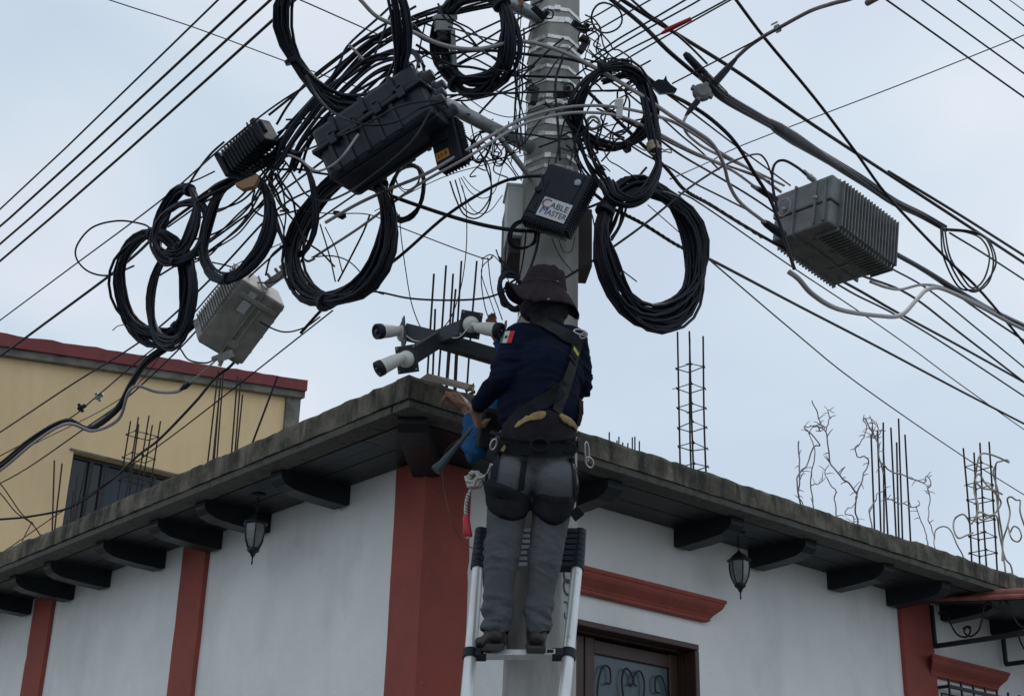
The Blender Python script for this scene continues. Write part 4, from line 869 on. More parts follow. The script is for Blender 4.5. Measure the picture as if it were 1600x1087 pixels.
bundle([(395, 258, 7.4), (430, 238, 7.25), (465, 195, 7.1), (520, 130, 7), (575, 75, 6.95), (640, 38, 6.95), (730, 10, 6.95), (830, -10, 6.95)], 8, 24, 4.2, 'loose cable bundle running from the left coils up to the pole top')
bundle([(300, 320, 7.9), (350, 290, 7.6), (405, 262, 7.4), (440, 240, 7.2)], 6, 13, 4, 'short cable bundle under the ribbed black closure')
bundle([(620, 15, 6.8), (640, 40, 6.75), (665, 60, 6.8), (700, 78, 6.85)], 4, 10, 4, 'short cables curving beside the square wire bracket')
bundle([(1100, 118, 6.9), (1130, 150, 7.2), (1190, 186, 7.8), (1245, 218, 8.4), (1300, 253, 9.0), (1350, 284, 9.6), (1396, 315, 10.2), (1440, 336, 10.8), (1478, 358, 11.2)], 5, 11, 6.5, 'thickest black cable bundle running down to the right above the amplifier', twist=.6)
b = MB(); b.tube([PX((1195, 186, 7.85)), PX((1215, 200, 8.05)), PX((1240, 216, 8.35)), PX((1275, 238, 8.7)), PX((1310, 262, 9.1))], [.02, .042, .046, .036, .02], 12); T(b.obj('splice_wrap', M_blk), 'long black splice wrap thickening the right cable bundle', 'splice wrap')
b = MB(); b.tube([PX((1070, 84, 6.95)), PX((1074, 88, 6.95)), PX((1100, 116, 7.0)), (PX((1132, 148, 7.2)))], [.016, .024, .027, .026], 10); T(b.obj('cable_sleeve', M_blk), 'straight black rubber sleeve behind the round line tap', 'sleeve')
# right hand spans
W([(930, -20, 7.2), (1000, 36, 7.2), (1050, 85, 7.2), (1130, 150, 7.5), (1160, 172, 7.7), (1200, 187, 7.9)], 7, 'thick straight cable from the top edge into the long black splice wrap')
W([(930, -28, 7.2), (1000, 18, 7.3), (1150, 111, 8.2), (1260, 188, 8.9), (1388, 272, 10), (1500, 345, 11), (1620, 424, 12.5)], 6, 'thick cable crossing the sky just above the right amplifier, lower of the pair')
W([(1388, 268, 10), (1500, 336, 11), (1620, 412, 12.5)], 4.5, 'upper strand of the cable pair leaving at the right edge')
W([(1130, -25, -7.3), (1150, 0, -7.3), (1195, 60, -7.3), (1270, 150, -7.2), (1335, 235, -7.1), (1390, 310, -7), (1480, 405, -6.9), (1535, 458, -6.8), (1620, 560, -6.7)], 5, 'steep dark cable cutting across the sky from top centre to the right edge', seg=5)
W([(1660, 28, -7.4), (1600, 55, -7.4), (1400, 135, -7.2), (1165, 225, -7), (1110, 252, -6.9), (1047, 280, 7.1)], 1.9, 'thin wire rising from the taped bundle to the right edge', M_wire, seg=4)
W([(1205, 272, 8), (1196, 250, 7.8), (1180, 241, 7.6), (1135, 257, 7.3), (1075, 295, 7), (1005, 352, 6.75), (930, 405, 6.7), (880, 436, 6.75)], 3.6, 'straight dark wire crossing in front of the largest right hand coil')
W([(905, 130, 6.9), (980, 203, 6.95), (1040, 262, 7.1), (1070, 297, 7.2), (1110, 320, 7.5), (1150, 345, 7.9), (1215, 383, 8.5), (1281, 420, 9.1), (1350, 458, 9.8), (1400, 487, 10.3), (1500, 541, 11.5), (1620, 608, 13)], 5, 'spiral wrapped messenger carrying the right amplifier')
W([(925, 300, 6.9), (960, 327, 7), (1005, 350, 7.1), (1060, 384, 7.4), (1105, 403, 7.8), (1250, 479, 9.2), (1370, 541, 10.4), (1500, 610, 11.8), (1620, 672, 13)], 5, 'spiral wrapped messenger passing through the largest right hand coil')
for P, w in (([(960, 327, 6.98), (1005, 350, 7.08), (1060, 384, 7.38), (1105, 403, 7.75)], 2.2), ([(980, 203, 6.93), (1040, 262, 7.08), (1070, 297, 7.18), (1110, 320, 7.48), (1190, 370, 8.2)], 2.4)):
    Q = spline([PX(p) for p in P], 40); b = MB(); r = 2.5*dep(Q[0])/F_PX
    for ph in (0, math.pi): b.tube([q+(UP*math.cos(i*.55+ph)+FW*math.sin(i*.55+ph))*r for i, q in enumerate(Q)], w/2*dep(Q[0])/F_PX, 5)
    T(b.obj('spiral_grip', M_rust), 'spiral wire grip wound on the lower right messenger' if w == 2.2 and P[0][1] == 327 else 'spiral wire grip wound on the messenger of the right amplifier', 'wire grip')
W([(1012, 320, 7.1), (1075, 375, 7.4)], 1.6, 'very thin wire seen inside the largest right hand coil', M_wire, seg=3)
W([(1105, 403, 7.7), (1245, 522, 9.2), (1342, 600, 10.3), (1507, 714, 12.5), (1620, 785, 14)], 2, 'very thin wire falling away towards the right rebar cage', M_wire, seg=4)
W([(1060, 300, 7.2), (1100, 322, 7.4), (1230, 412, 8.6), (1334, 481, 9.7), (1419, 540, 10.8), (1500, 600, 12), (1620, 685, 13.5)], 2, 'very thin wire passing below the right amplifier', M_wire, seg=4)
W([(1345, 430, 9.3), (1420, 460, 10), (1500, 520, 11), (1620, 612, 12.5)], 3.4, 'black cable leaving below the right amplifier, lowest of four')
W([(1390, 418, 9.3), (1450, 452, 10), (1520, 508, 11), (1620, 590, 12.2)], 2.6, 'thin black cable leaving the right amplifier, second from below')
W([(1395, 395, 9.3), (1460, 435, 10), (1540, 492, 11), (1620, 545, 12)], 3.2, 'black cable leaving the right amplifier, third from below')
W([(1310, 445, 9.1), (1340, 462, 9.4), (1400, 492, 10), (1480, 540, 11), (1620, 632, 12.6)], 3, 'black cable emerging beneath the middle of the right amplifier')
W([(1400, 397, 9.2), (1450, 425, 9.8), (1510, 462, 10.6), (1560, 490, 11.3), (1620, 522, 12)], 7, 'thick grey cable leaving the right end of the right amplifier', M_cable2)
W([(1232, 424, 7.6), (1248, 436, 7.6), (1270, 460, 7.7), (1310, 483, 8.0), (1370, 493, 8.5), (1408, 492, 8.9), (1435, 465, 9.3), (1450, 452, 9.6), (1475, 452, 9.9), (1530, 478, 10.6), (1580, 505, 11.3), (1620, 524, 11.9)], 7, 'thick grey cable with a free cut end sagging below the right amplifier', M_gcable)
W([(1360, 440, 9), (1385, 449, 9.2), (1408, 452, 9.5), (1440, 445, 9.8), (1475, 450, 10.2), (1530, 474, 10.8), (1620, 516, 12)], 4.5, 'thinner grey cable waving from under the right amplifier', M_gcable)
for i, (P) in enumerate([[(1472, 355, 10.9), (1478, 395, 10.7), (1500, 440, 10.6), (1522, 456, 10.6), (1545, 440, 10.7), (1552, 405, 10.8), (1540, 372, 11), (1515, 361, 11.1), (1472, 357, 11)],
                         [(1476, 358, 10.9), (1484, 400, 10.65), (1503, 432, 10.55), (1520, 450, 10.55), (1538, 435, 10.65), (1546, 400, 10.8), (1534, 374, 11), (1510, 363, 11.1), (1480, 360, 11)],
                         [(1470, 358, 10.95), (1474, 400, 10.75), (1496, 446, 10.65), (1518, 453, 10.65), (1536, 446, 10.8), (1556, 412, 10.9), (1545, 376, 11.1), (1520, 364, 11.2), (1476, 359, 11.1)]]):
    W(P, 3, 'hanging loop of thin black cable at the right end of the thickest bundle', grp='three loops hanging at the right end of the thickest bundle', name='cable_loop')
W([(1484, 364, 11.2), (1540, 398, 11.8), (1620, 450, 13)], 3, 'thin black cable from the hanging loops to the right edge')
W([(1000, 112, 6.8), (1041, 144, 6.85), (1075, 162, 7), (1112, 187, 7.1), (1148, 222, 7.3), (1180, 273, 7.5), (1205, 315, 7.6), (1225, 370, 7.6), (1241, 420, 7.55)], 6.5, 'drooping black cable with a cut end hanging before the right amplifier')
W([(1000, 118, 6.9), (1060, 160, 7.0), (1100, 190, 7.2), (1150, 228, 7.7), (1235, 290, 8.5)], 3, 'thin straight cable reaching the top of the right amplifier')
W([(1030, 218, 6.9), (1065, 243, 7.1), (1120, 275, 7.6), (1170, 305, 8), (1215, 335, 8.4)], 3.4, 'straight black cable under the pale cables, reaching the right amplifier')
W([(1215, 330, 8.1), (1208, 295, 8.1), (1207, 268, 8.1), (1213, 254, 8.1), (1226, 251, 8.1), (1245, 261, 8.2), (1259, 272, 8.3)], 4.5, 'short grey cable looping up into the top of the right amplifier', M_cable2)
b = MB(); p, q = PX((1256, 268, 8.3)), PX((1272, 282, 8.4)); b.tube([p, p.lerp(q, .45), p.lerp(q, .5), q], [.016, .016, .022, .022], 8); T(b.obj('connector', M_steel), 'metal screw connector on top of the right amplifier', 'connector')
b = MB(); b.tube([PX((1190, 345, 8.2)), PX((1198, 350, 8.2)), PX((1212, 360, 8.3)), PX((1224, 368, 8.35))], [.014, .026, .03, .03], 8); T(b.obj('cable_sleeve', M_blk), 'black sleeve on the lower pale cable entering the right amplifier', 'sleeve')
b = MB(); b.tube([PX((1175, 290, 8.1)), PX((1190, 298, 8.2)), PX((1212, 312, 8.3))], [.012, .022, .024], 8); T(b.obj('cable_sleeve', M_blk), 'black sleeve on the upper pale cable entering the right amplifier', 'sleeve')
W([(1151, 90, 6.9), (1170, 73, 6.8), (1195, 56, 6.7), (1215, 45, 6.6), (1265, 18, 6.4), (1300, 6, 6.2), (1340, -6, 6.1), (1400, -40, 6)], 7, 'faded pinkish grey tube arching up from the line tap', M_pink)
W([(1073, 180, 6.9), (1068, 192, 6.9), (1072, 207, 6.95), (1085, 220, 7.05), (1110, 236, 7.2), (1180, 268, 7.9), (1225, 290, 8.3)], 4.5, 'grey cable dropping from the line tap to the right amplifier', M_gcable)
b = MB(); b.tube([PX((1355, 5, 6.2)), PX((1375, -6, 6.1))], .018, 10); T(b.obj('tube_end', M_pink), 'cut end of a grey tube at the top edge near the right', 'tube end')
W([(1050, 131, 6.85), (1120, 95, 6.8), (1200, 54, 6.6), (1260, 22, 6.5)], 2.6, 'thin wire from the pointed junction block up to the grey tube', M_wire, seg=3)
# upward to the right
for i, (P, w) in enumerate([([(903, 65, 6.95), (960, 32, 6.8), (1020, -2, 6.6), (1080, -35, 6.5)], 3), ([(925, 90, 6.95), (965, 62, 6.8), (1010, 36, 6.6), (1078, -4, 6.5)], 3.4), ([(900, 118, 6.95), (940, 88, 6.8), (1000, 52, 6.6), (1080, 8, 6.4), (1110, -10, 6.3)], 3.2),
                            ([(940, 104, 6.95), (975, 82, 6.85), (1035, 52, 6.7), (1085, 27, 6.6), (1150, -8, 6.4)], 3.2), ([(955, 108, 6.95), (990, 86, 6.8), (1060, 46, 6.6), (1160, -10, 6.4)], 3.0), ([(905, 38, 6.95), (940, 20, 6.8), (985, -8, 6.7)], 2.8), ([(905, 150, 6.95), (945, 118, 6.9), (985, 95, 6.8)], 4)]):
    W(P, w, ['thin cable rising right from the pole, second from the top', 'cable rising right from the pole, third from the top', 'cable rising right from the pole, fourth from the top', 'cable rising right from the pole that carries the red sleeve', 'lowest of the cables rising right from the pole', 'topmost short cable rising right from the pole', 'short thick cable rising to the clip on the grey cable'][i])
b = MB(); b.tube([PX((1034, 52.5, 6.69)), PX((1045, 46, 6.66)), PX((1080, 29.5, 6.6))], [.008, .016, .012], 8); T(b.obj('red_sleeve', M_redp), 'dark red sleeve on a cable rising right of the pole', 'sleeve')
W([(965, -20, 7.0), (1010, 20, 7.0), (1035, 36, 7.2), (1075, 70, 7.4), (1105, 100, 7.4)], 4, 'short cable crossing the rising cables right of the pole')
# pale cables in front of the pole
W([(545, -20, 6.4), (565, 2, 6.4), (592, 28, 6.45), (640, 48, 6.5), (690, 70, 6.55), (745, 77, 6.6), (812, 65, 6.65), (870, 78, 6.65), (930, 106, 6.65), (1000, 148, 6.7), (1050, 182, 6.8), (1085, 204, 6.9), (1112, 224, 7), (1130, 255, 7.2), (1140, 290, 7.5), (1158, 318, 7.8), (1196, 348, 8.2)], 6.5, 'long pale grey cable sweeping across the pole top to the right amplifier', M_gcable)
W([(508, 348, 7), (560, 318, 7), (615, 293, 6.9), (665, 272, 6.5), (720, 240, 6.45), (800, 194, 6.5), (850, 175, 6.55), (905, 166, 6.6), (965, 168, 6.6), (1040, 186, 6.8), (1085, 210, 7.0), (1125, 238, 7.3), (1180, 270, 7.9), (1220, 300, 8.3)], 5.5, 'pale cable arching across the pole middle, upper of the pair', M_gcable)
W([(490, 402, 7.5), (560, 357, 7.25), (615, 316, 7), (660, 285, 6.55), (730, 246, 6.4), (805, 200, 6.45), (855, 183, 6.5), (905, 176, 6.55), (965, 181, 6.6), (1020, 204, 6.75), (1080, 236, 7.1), (1140, 264, 7.6), (1180, 292, 8.1), (1200, 305, 8.3)], 5, 'pale cable arching across the pole middle, lower of the pair', M_gcable)
b = MB(); c = PX((968, 172, 6.58)); f2 = frame(-4); obb(b, c, f2, 0, .01, 0, .035, .11, .03); obb(b, c, f2, -.02, .035, 0, .02, .05, .03); T(b.obj('cable_clip', M_band, bevel=.006), 'shiny metal clip holding the two pale arching cables', 'clip')
b = MB(); c = PX((960, 108, 6.65)); obb(b, c, f2, 0, 0, 0, .022, .065, .03); T(b.obj('cable_clip', M_band, bevel=.004), 'shiny metal clip on the long pale cable right of the pole', 'clip')
b = MB(); c = PX((927, 192, 6.75)); b.tube([c+(RT*math.cos(q)+UP*math.sin(q))*.035 for q in [2*math.pi*i/16 for i in range(17)]], .009, 6); T(b.obj('steel_ring', M_steel), 'round steel eye ring right of the pole', 'ring')
# diagonals left of the pole
W([(470, 520, 7.8), (505, 482, 7.6), (517, 481, 7.5), (550, 457, 7.3), (625, 400, 7.0), (700, 335, 6.8), (775, 289, 6.7), (815, 277, 6.7), (850, 275, 6.75)], 5.4, 'thick cable rising from the tilted coil to the white sticker box')
W([(575, 293, 7.0), (650, 320, 6.9), (725, 344, 6.8), (790, 358, 6.75), (850, 362, 6.8)], 6.4, 'thick straight cable running to the right into the white sticker box')
W([(540, 452, 7.3), (590, 456, 7.1), (640, 466, 6.95), (700, 469, 6.9), (755, 466, 6.85), (790, 455, 6.9)], 3.2, 'thin slack cable passing level in front of the rebar cluster')
W([(475, 330, 7.3), (520, 334, 7.2), (575, 335, 7.2), (625, 355, 7.1), (750, 402, 7), (770, 400, 6.95)], 1.8, 'very thin wire from the small dark clip to the pole', M_wire)
b = MB(); b.tube([PX((521, 331, 7.2)), PX((526, 334, 7.2)), PX((536, 338, 7.2)), PX((541, 337, 7.2))], [.008, .02, .022, .01], 8); T(b.obj('wire_clip', M_blk), 'small dark drop clip hanging below the big black case', 'clip')
W([(624, 335, 7), (628, 380, 7), (640, 460, 7.0), (650, 495, 7.0), (660, 515, 7.0), (672, 521, 7.0), (692, 512, 7), (708, 488, 7), (722, 440, 7), (729, 380, 7), (728, 320, 6.9), (722, 290, 6.8)], 1.7, 'very thin wire drooping in a long loop round the rebar cluster', M_wire)
W([(585, 330, 7), (690, 278, 6.8), (780, 252, 6.75), (830, 240, 6.9)], 1.5, 'very thin wire crossing behind the pale cables', M_wire)
for i, P in enumerate([[(703, 283, 6.5), (712, 310, 6.55), (725, 335, 6.6), (745, 341, 6.65), (762, 325, 6.7), (768, 290, 6.7), (755, 250, 6.7), (740, 215, 6.7)], [(711, 281, 6.5), (718, 305, 6.55), (724, 325, 6.6), (742, 335, 6.6), (758, 322, 6.6), (767, 300, 6.65), (764, 260, 6.7), (745, 230, 6.7), (735, 190, 6.8)],
                       [(720, 277, 6.5), (735, 300, 6.55), (755, 310, 6.65), (772, 300, 6.7), (782, 270, 6.75), (790, 240, 6.8)], [(717, 278, 6.5), (730, 315, 6.55), (745, 332, 6.65), (765, 330, 6.7), (785, 305, 6.8)], [(724, 276, 6.5), (738, 292, 6.6), (752, 300, 6.7), (766, 296, 6.7)]]):
    W(P, [2.6, 2.4, 1.4, 1.4, 1.3][i], 'thin wire looping down under the small box with the orange label', M_cable if i < 2 else M_wire, 'wires looping under the orange label box')
# big grey loops left of the case
W([(400, 262, 7.3), (425, 245, 7.2), (445, 252, 7.2), (462, 280, 7.1), (480, 305, 7.05), (505, 314, 7), (535, 305, 6.6), (575, 280, 6.3), (640, 225, 6.2), (672, 175, 6.2)], 3.2, 'grey-black cable drooping in a long curve across the big black case', M_cable2)
W([(455, 228, 7.1), (448, 240, 7.05), (455, 243, 7), (470, 250, 6.95), (485, 262, 6.9), (500, 267, 6.8), (530, 250, 6.3), (560, 210, 6.3)], 3.6, 'pale grey cable hooking in front of the left end of the big case', M_gcable)
W([(460, 225, 7.1), (455, 235, 7), (466, 238, 6.9), (500, 226, 6.7), (560, 200, 6.3), (620, 168, 6.2), (665, 158, 6.2), (690, 158, 6.25), (700, 168, 6.3)], 3.4, 'grey cable lying across the upper front of the big black case', M_cable2)
W([(478, 118, 6.4), (492, 145, 6.4), (515, 172, 6.3), (545, 188, 6.2), (580, 196, 6.15), (620, 190, 6.15), (655, 170, 6.2), (695, 158, 6.2)], 4, 'black cable swinging low across the big black case from the largest coil')
W([(545, 70, 6.9), (560, 85, 6.85), (578, 105, 6.8)], 4.5, 'short pink-grey tube bit between the cables above the big case', M_pink)
for i, (P, w) in enumerate([([(432, 195, 7.1), (450, 165, 7.05), (480, 128, 7), (520, 95, 6.95), (590, 45, 6.9), (650, 10, 6.9)], 4), ([(434, 208, 7.1), (470, 185, 7), (500, 150, 6.95), (530, 100, 6.9), (545, 70, 6.9), (600, 20, 6.9), (640, -20, 6.9)], 4), ([(420, 180, 7.2), (470, 140, 7.1), (515, 102, 7.0), (570, 62, 6.95), (610, 50, 6.9), (660, 25, 6.9), (760, -5, 6.9)], 4.4),
                            ([(583, 68, 6.8), (610, 62, 6.8), (650, 40, 6.85), (680, 30, 6.85), (720, 8, 6.9), (800, -12, 6.95)], 4), ([(580, 100, 6.8), (592, 70, 6.8), (612, 20, 6.8), (640, -20, 6.85)], 3.6), ([(620, 20, 6.8), (660, 35, 6.85), (740, 70, 6.9), (790, 105, 6.9), (830, 128, 6.93)], 3.2), ([(640, 80, 6.8), (690, 84, 6.85), (760, 79, 6.9), (830, 86, 6.9), (900, 95, 6.85), (950, 118, 6.85)], 5), ([(650, 70, 6.8), (700, 100, 6.85), (740, 106, 6.9), (790, 117, 6.9), (850, 120, 6.85), (910, 122, 6.9)], 4.2),
                            ([(650, 150, 6.8), (700, 149, 6.75), (760, 147, 6.7), (840, 144, 6.65), (900, 143, 6.65), (985, 141, 6.75)], 3.4), ([(700, 157, 6.7), (730, 157, 6.7), (765, 150, 6.75), (800, 140, 6.8), (830, 125, 6.85)], 3), ([(738, 190, 6.7), (760, 165, 6.7), (785, 140, 6.75), (815, 120, 6.85), (845, 90, 6.85), (880, 60, 6.9)], 3.6), ([(700, 42, 6.8), (760, 60, 6.85), (830, 75, 6.9)], 2.6), ([(620, 230, 6.9), (635, 190, 6.9), (648, 130, 6.9), (655, 80, 6.9), (668, 20, 6.9)], 3)]):
    W(P, w, ['dark cable beside the largest coil, ending near the ribbed closure', 'dark cable weaving under the left side of the largest coil', 'dark cable running straight behind the largest coil', 'cable curving from above the big case up to the pole top', 'steep cable inside the right side of the largest coil', 'cable running down right from the largest coil to the pole', 'black cable crossing the pole under the long pale cable', 'black cable through the tightly wound coil to the pole', 'straight grey-black wire crossing the pole level with the bracket foot', 'short slack wire from the big case end to the pole', 'dark cable climbing across the upper half of the pole', 'short thin cable behind the tightly wound coil', 'steep thin cable behind the right end of the big case'][i], M_cable2 if i in (8,) else M_cable)
# among the left coils
for i, (P, w) in enumerate([([(250, 430, 8.4), (300, 398, 8.2), (380, 340, 7.9), (460, 285, 7.5), (520, 240, 7.1)], 3.6), ([(262, 355, 8.0), (300, 328, 7.9), (350, 290, 7.7), (400, 262, 7.5), (432, 245, 7.3)], 3), ([(270, 330, 8.0), (290, 318, 7.9), (340, 300, 7.8), (355, 290, 7.7)], 3), ([(294, 290, 7.8), (310, 265, 7.6), (330, 240, 7.5), (350, 222, 7.4)], 3.6), ([(275, 294, 7.9), (310, 280, 7.7), (335, 268, 7.5)], 2.8), ([(398, 298, 7.5), (394, 315, 7.5), (398, 330, 7.5), (420, 339, 7.5), (460, 330, 7.4), (485, 322, 7.4), (510, 300, 7.3)], 3.2), ([(432, 265, 7.3), (470, 265, 7.3), (495, 270, 7.2), (530, 275, 7.1)], 3.8), ([(415, 430, 8.0), (424, 400, 8.0), (450, 375, 7.8), (480, 330, 7.5), (505, 290, 7.3)], 3.4), ([(360, 418, 8.2), (395, 400, 8), (460, 370, 7.8), (500, 340, 7.6)], 1.8),
                            ([(375, 428, 8.2), (390, 440, 8.2), (430, 440, 8.1), (445, 425, 8.1)], 2.2), ([(285, 395, 8.2), (310, 405, 8.2), (355, 415, 8.2), (372, 422, 8.2)], 2.4), ([(528, 440, 7.4), (548, 402, 7.35), (568, 362, 7.3), (578, 335, 7.25)], 3), ([(470, 398, 7.6), (480, 408, 7.5), (492, 404, 7.5)], 4), ([(487, 402, 7.6), (520, 400, 7.4), (550, 412, 7.3), (585, 452, 7.2), (600, 460, 7.2)], 2.2), ([(520, 466, 7.3), (560, 463, 7.2), (588, 452, 7.1), (594, 435, 7.1), (585, 422, 7.1), (576, 418, 7.1)], 3.6), ([(500, 350, 7.4), (515, 400, 7.4), (524, 440, 7.4)], 2.4), ([(508, 355, 7.4), (525, 390, 7.35), (535, 425, 7.35)], 2), ([(375, 470, 8.3), (400, 498, 8.25), (440, 518, 8.1), (475, 512, 8), (500, 495, 7.9)], 2.6), ([(282, 545, 8.8), (295, 562, 8.7), (320, 567, 8.6), (335, 562, 8.5)], 2.8)]):
    W(P, w, ['cable passing behind the narrow left coil up towards the big case', 'cable rising over the top of the small left coil', 'short cable resting on the small left coil', 'dark cable curving down from the ribbed closure to the small coil', 'short wire joining the ribbed closure to the small coil', 'cable hooking down inside the oval coil and back up', 'level black cable reaching the lower left of the big case', 'dark cable running down to the left amplifier top', 'thin wire crossing above the left amplifier', 'small wire arc on top of the left amplifier', 'thin cable between the narrow coil and the left amplifier', 'cable chord inside the tilted coil, steep', 'short stiff lead at the left amplifier clamp', 'thin wire arching out of the left amplifier clamp', 'pale cable loop poking out under the tilted coil', 'thin wire hanging inside the tilted coil, left one', 'thin wire hanging inside the tilted coil, right one', 'thin cable sagging across the face of the left amplifier', 'thin cable sagging under the lowest left coils'][i], {12: M_pink, 14: M_gcable, 17: M_cable2}.get(i, M_cable))
# vertical drops and curls round the pole
vr = random.Random(21)
def curl(x0, y0, x1, y1, Y, w, amp, grp, lab, k=6, m=None):
    P = [];
    for i in range(k+1):
        f = i/k; P.append((x0+(x1-x0)*f+vr.uniform(-amp, amp)*.6, y0+(y1-y0)*f+vr.uniform(-amp, amp)*.4, Y+vr.uniform(-.08, .08)))
    W(P, w, lab, m or M_cable, grp, seg=6)
for i in range(9): curl(vr.uniform(798, 822), vr.uniform(-20, 60), vr.uniform(800, 822), vr.uniform(180, 285), 6.8, vr.choice((1.6, 2, 2.6)), 6, 'thin wires running down the left edge of the pole', 'thin wire running down the left edge of the pole')
for i in range(8): curl(vr.uniform(735, 790), vr.uniform(175, 235), vr.uniform(745, 815), vr.uniform(230, 310), 6.7, vr.choice((1.4, 1.8, 2.2)), 26, 'curly thin wires between the pipe arm and the pole', 'thin wire curling between the sloping pipe arm and the pole', k=7)
for i in range(9): curl(vr.uniform(830, 905), vr.uniform(150, 240), vr.uniform(900, 1010), vr.uniform(170, 320), 6.7, vr.choice((2, 2.6, 3)), 16, 'wires tangled over the right face of the pole', 'dark wire tangled between the pole and the right coils')
for i in range(6): curl(vr.uniform(905, 935), vr.uniform(10, 60), vr.uniform(905, 1000), vr.uniform(100, 150), 6.75, vr.choice((2, 2.6)), 18, 'wires curling at the upper right of the pole', 'thin wire curling beside the upper right of the pole')
for i in range(3): curl(vr.uniform(650, 720), vr.uniform(5, 60), vr.uniform(700, 830), vr.uniform(70, 170), 6.7, vr.choice((2.4, 3, 3.6)), 12, 'cables crossing behind the tightly wound coil', 'dark cable crossing behind the tightly wound coil')
for i in range(7): curl(vr.uniform(890, 960), vr.uniform(210, 260), vr.uniform(940, 1010), vr.uniform(120, 200), 6.8, vr.choice((2.4, 3, 3.4)), 20, 'cables tangled inside the round pole coil', 'dark cable tangled inside the round coil right of the pole')
for i, (P, w) in enumerate([([(858, 250, 6.5), (850, 300, 6.5), (845, 270, 6.6)], 2), ([(843, 362, 6.75), (838, 390, 6.75), (828, 420, 6.75), (815, 445, 6.75)], 4.5), ([(822, 360, 6.8), (818, 400, 6.8), (812, 430, 6.8), (805, 445, 6.85)], 3), ([(862, 372, 6.8), (875, 400, 6.85), (895, 425, 6.9)], 1.6), ([(872, 370, 6.8), (880, 392, 6.85), (893, 392, 6.9), (898, 370, 6.9)], 1.4), ([(780, 402, 6.9), (795, 420, 6.85), (812, 432, 6.85), (800, 440, 6.8), (785, 455, 6.75), (784, 475, 6.7), (800, 482, 6.65)], 4), ([(775, 390, 6.9), (785, 415, 6.9), (800, 428, 6.9), (815, 440, 6.85)], 2.2), ([(752, 405, 6.9), (768, 398, 6.9), (785, 415, 6.85), (795, 440, 6.85)], 1.7), ([(755, 402, 6.9), (752, 440, 6.9), (758, 480, 6.85), (765, 500, 6.8)], 1.7), ([(762, 402, 6.9), (768, 450, 6.9), (778, 480, 6.9), (785, 500, 6.85)], 1.7), ([(770, 402, 6.9), (755, 415, 6.9), (753, 432, 6.9), (768, 475, 6.85), (776, 498, 6.8)], 1.5), ([(925, 335, 6.8), (935, 372, 6.75), (965, 415, 6.75), (995, 440, 6.8)], 2.2), ([(905, 330, 6.7), (935, 318, 6.7), (975, 300, 6.75), (1010, 262, 6.85)], 4), ([(815, 282, 6.65), (800, 260, 6.7), (790, 235, 6.75), (795, 190, 6.8)], 2), ([(875, 250, 6.6), (872, 200, 6.7), (868, 130, 6.75), (880, 90, 6.8)], 4), ([(890, 258, 6.6), (905, 200, 6.65), (930, 150, 6.7)], 2.6), ([(868, 255, 6.6), (885, 180, 6.65), (920, 120, 6.7)], 3)]):
    W(P, w, ['short wire on the top corner of the white sticker box', 'black cable hanging from the bottom of the white sticker box', 'black cable beside the left pole edge above the hat', 'thin wire on the pole face above the hat', 'tiny wire arc on the right of the pole face above the hat', 'curled black cable beside the brim of the hat', 'cable hanging out of the metal cabinet bottom', 'thin wire arching from the cabinet corner', 'thin wire falling from the cabinet, leftmost', 'thin wire falling from the cabinet, rightmost', 'thin wire crossing itself left of the cabinet', 'thin wire crossing the left rim of the largest right coil', 'cable from the white sticker box up to the right', 'thin wire above the left shoulder of the sticker box', 'black cable running straight up the pole from the sticker box', 'thin cable fanning right from the sticker box top', 'second cable fanning right from the sticker box top'][i])
coil(818, 368, 22, 20, 0, 4, 8, 2.4, 6.75, 'tiny coil of wire at the lower left corner of the sticker box', 1, ties=(), seed=31)
coil(800, 455, 28, 17, -20, 5, 9, 4, 6.7, 'small black cable loop beside the brim of the hat', 1, ties=(180,), seed=32)
coil(752, 228, 22, 14, 20, 3, 8, 2.0, 6.75, 'tiny wire curl hanging from the sloping pipe arm', 1, ties=(), seed=33)
coil(782, 232, 26, 12, 10, 3, 6, 1.8, 6.8, 'tiny wire curl just left of the pole', 1, ties=(), seed=34)
coil(948, 28, 22, 22, 0, 2, 5, 2.6, 6.75, 'small open wire loop at the upper right of the pole', 1, ties=(), seed=35)
coil(636, 276, 22, 17, 0, 2, 5, 1.5, 6.9, 'thin wire circle inside the smallest coil', -1, ties=(), seed=36)
# dead-end clamps at the pole top right
for (x, y, a, lb) in ((905, 42, -30, 'black wedge clamp at the upper right of the pole, upper one'), (912, 72, 60, 'black hooked clamp on the right edge of the pole top'), (842, 20, -40, 'small black clamp on the front of the pole top'), (878, 148, 10, 'dark clamp fixed on the middle of the pole front'), (835, 150, 80, 'dark clamp fixed on the left of the pole front')):
    b = MB(); c = PX((x, y, 6.82)); f2 = frame(a, 20, 10); obb(b, c, f2, 0, 0, 0, .10, .04, .04); obb(b, c, f2, .03, .02, .01, .03, .05, .05); b.tube(spline([c+f2[0]*.05, c+f2[0]*.08+f2[1]*.03, c+f2[0]*.06+f2[1]*.06, c+f2[0]*.02+f2[1]*.05], 5), .006, 5)
    T(b.obj('wire_clamp', M_iron, bevel=.006), lb, 'clamp')
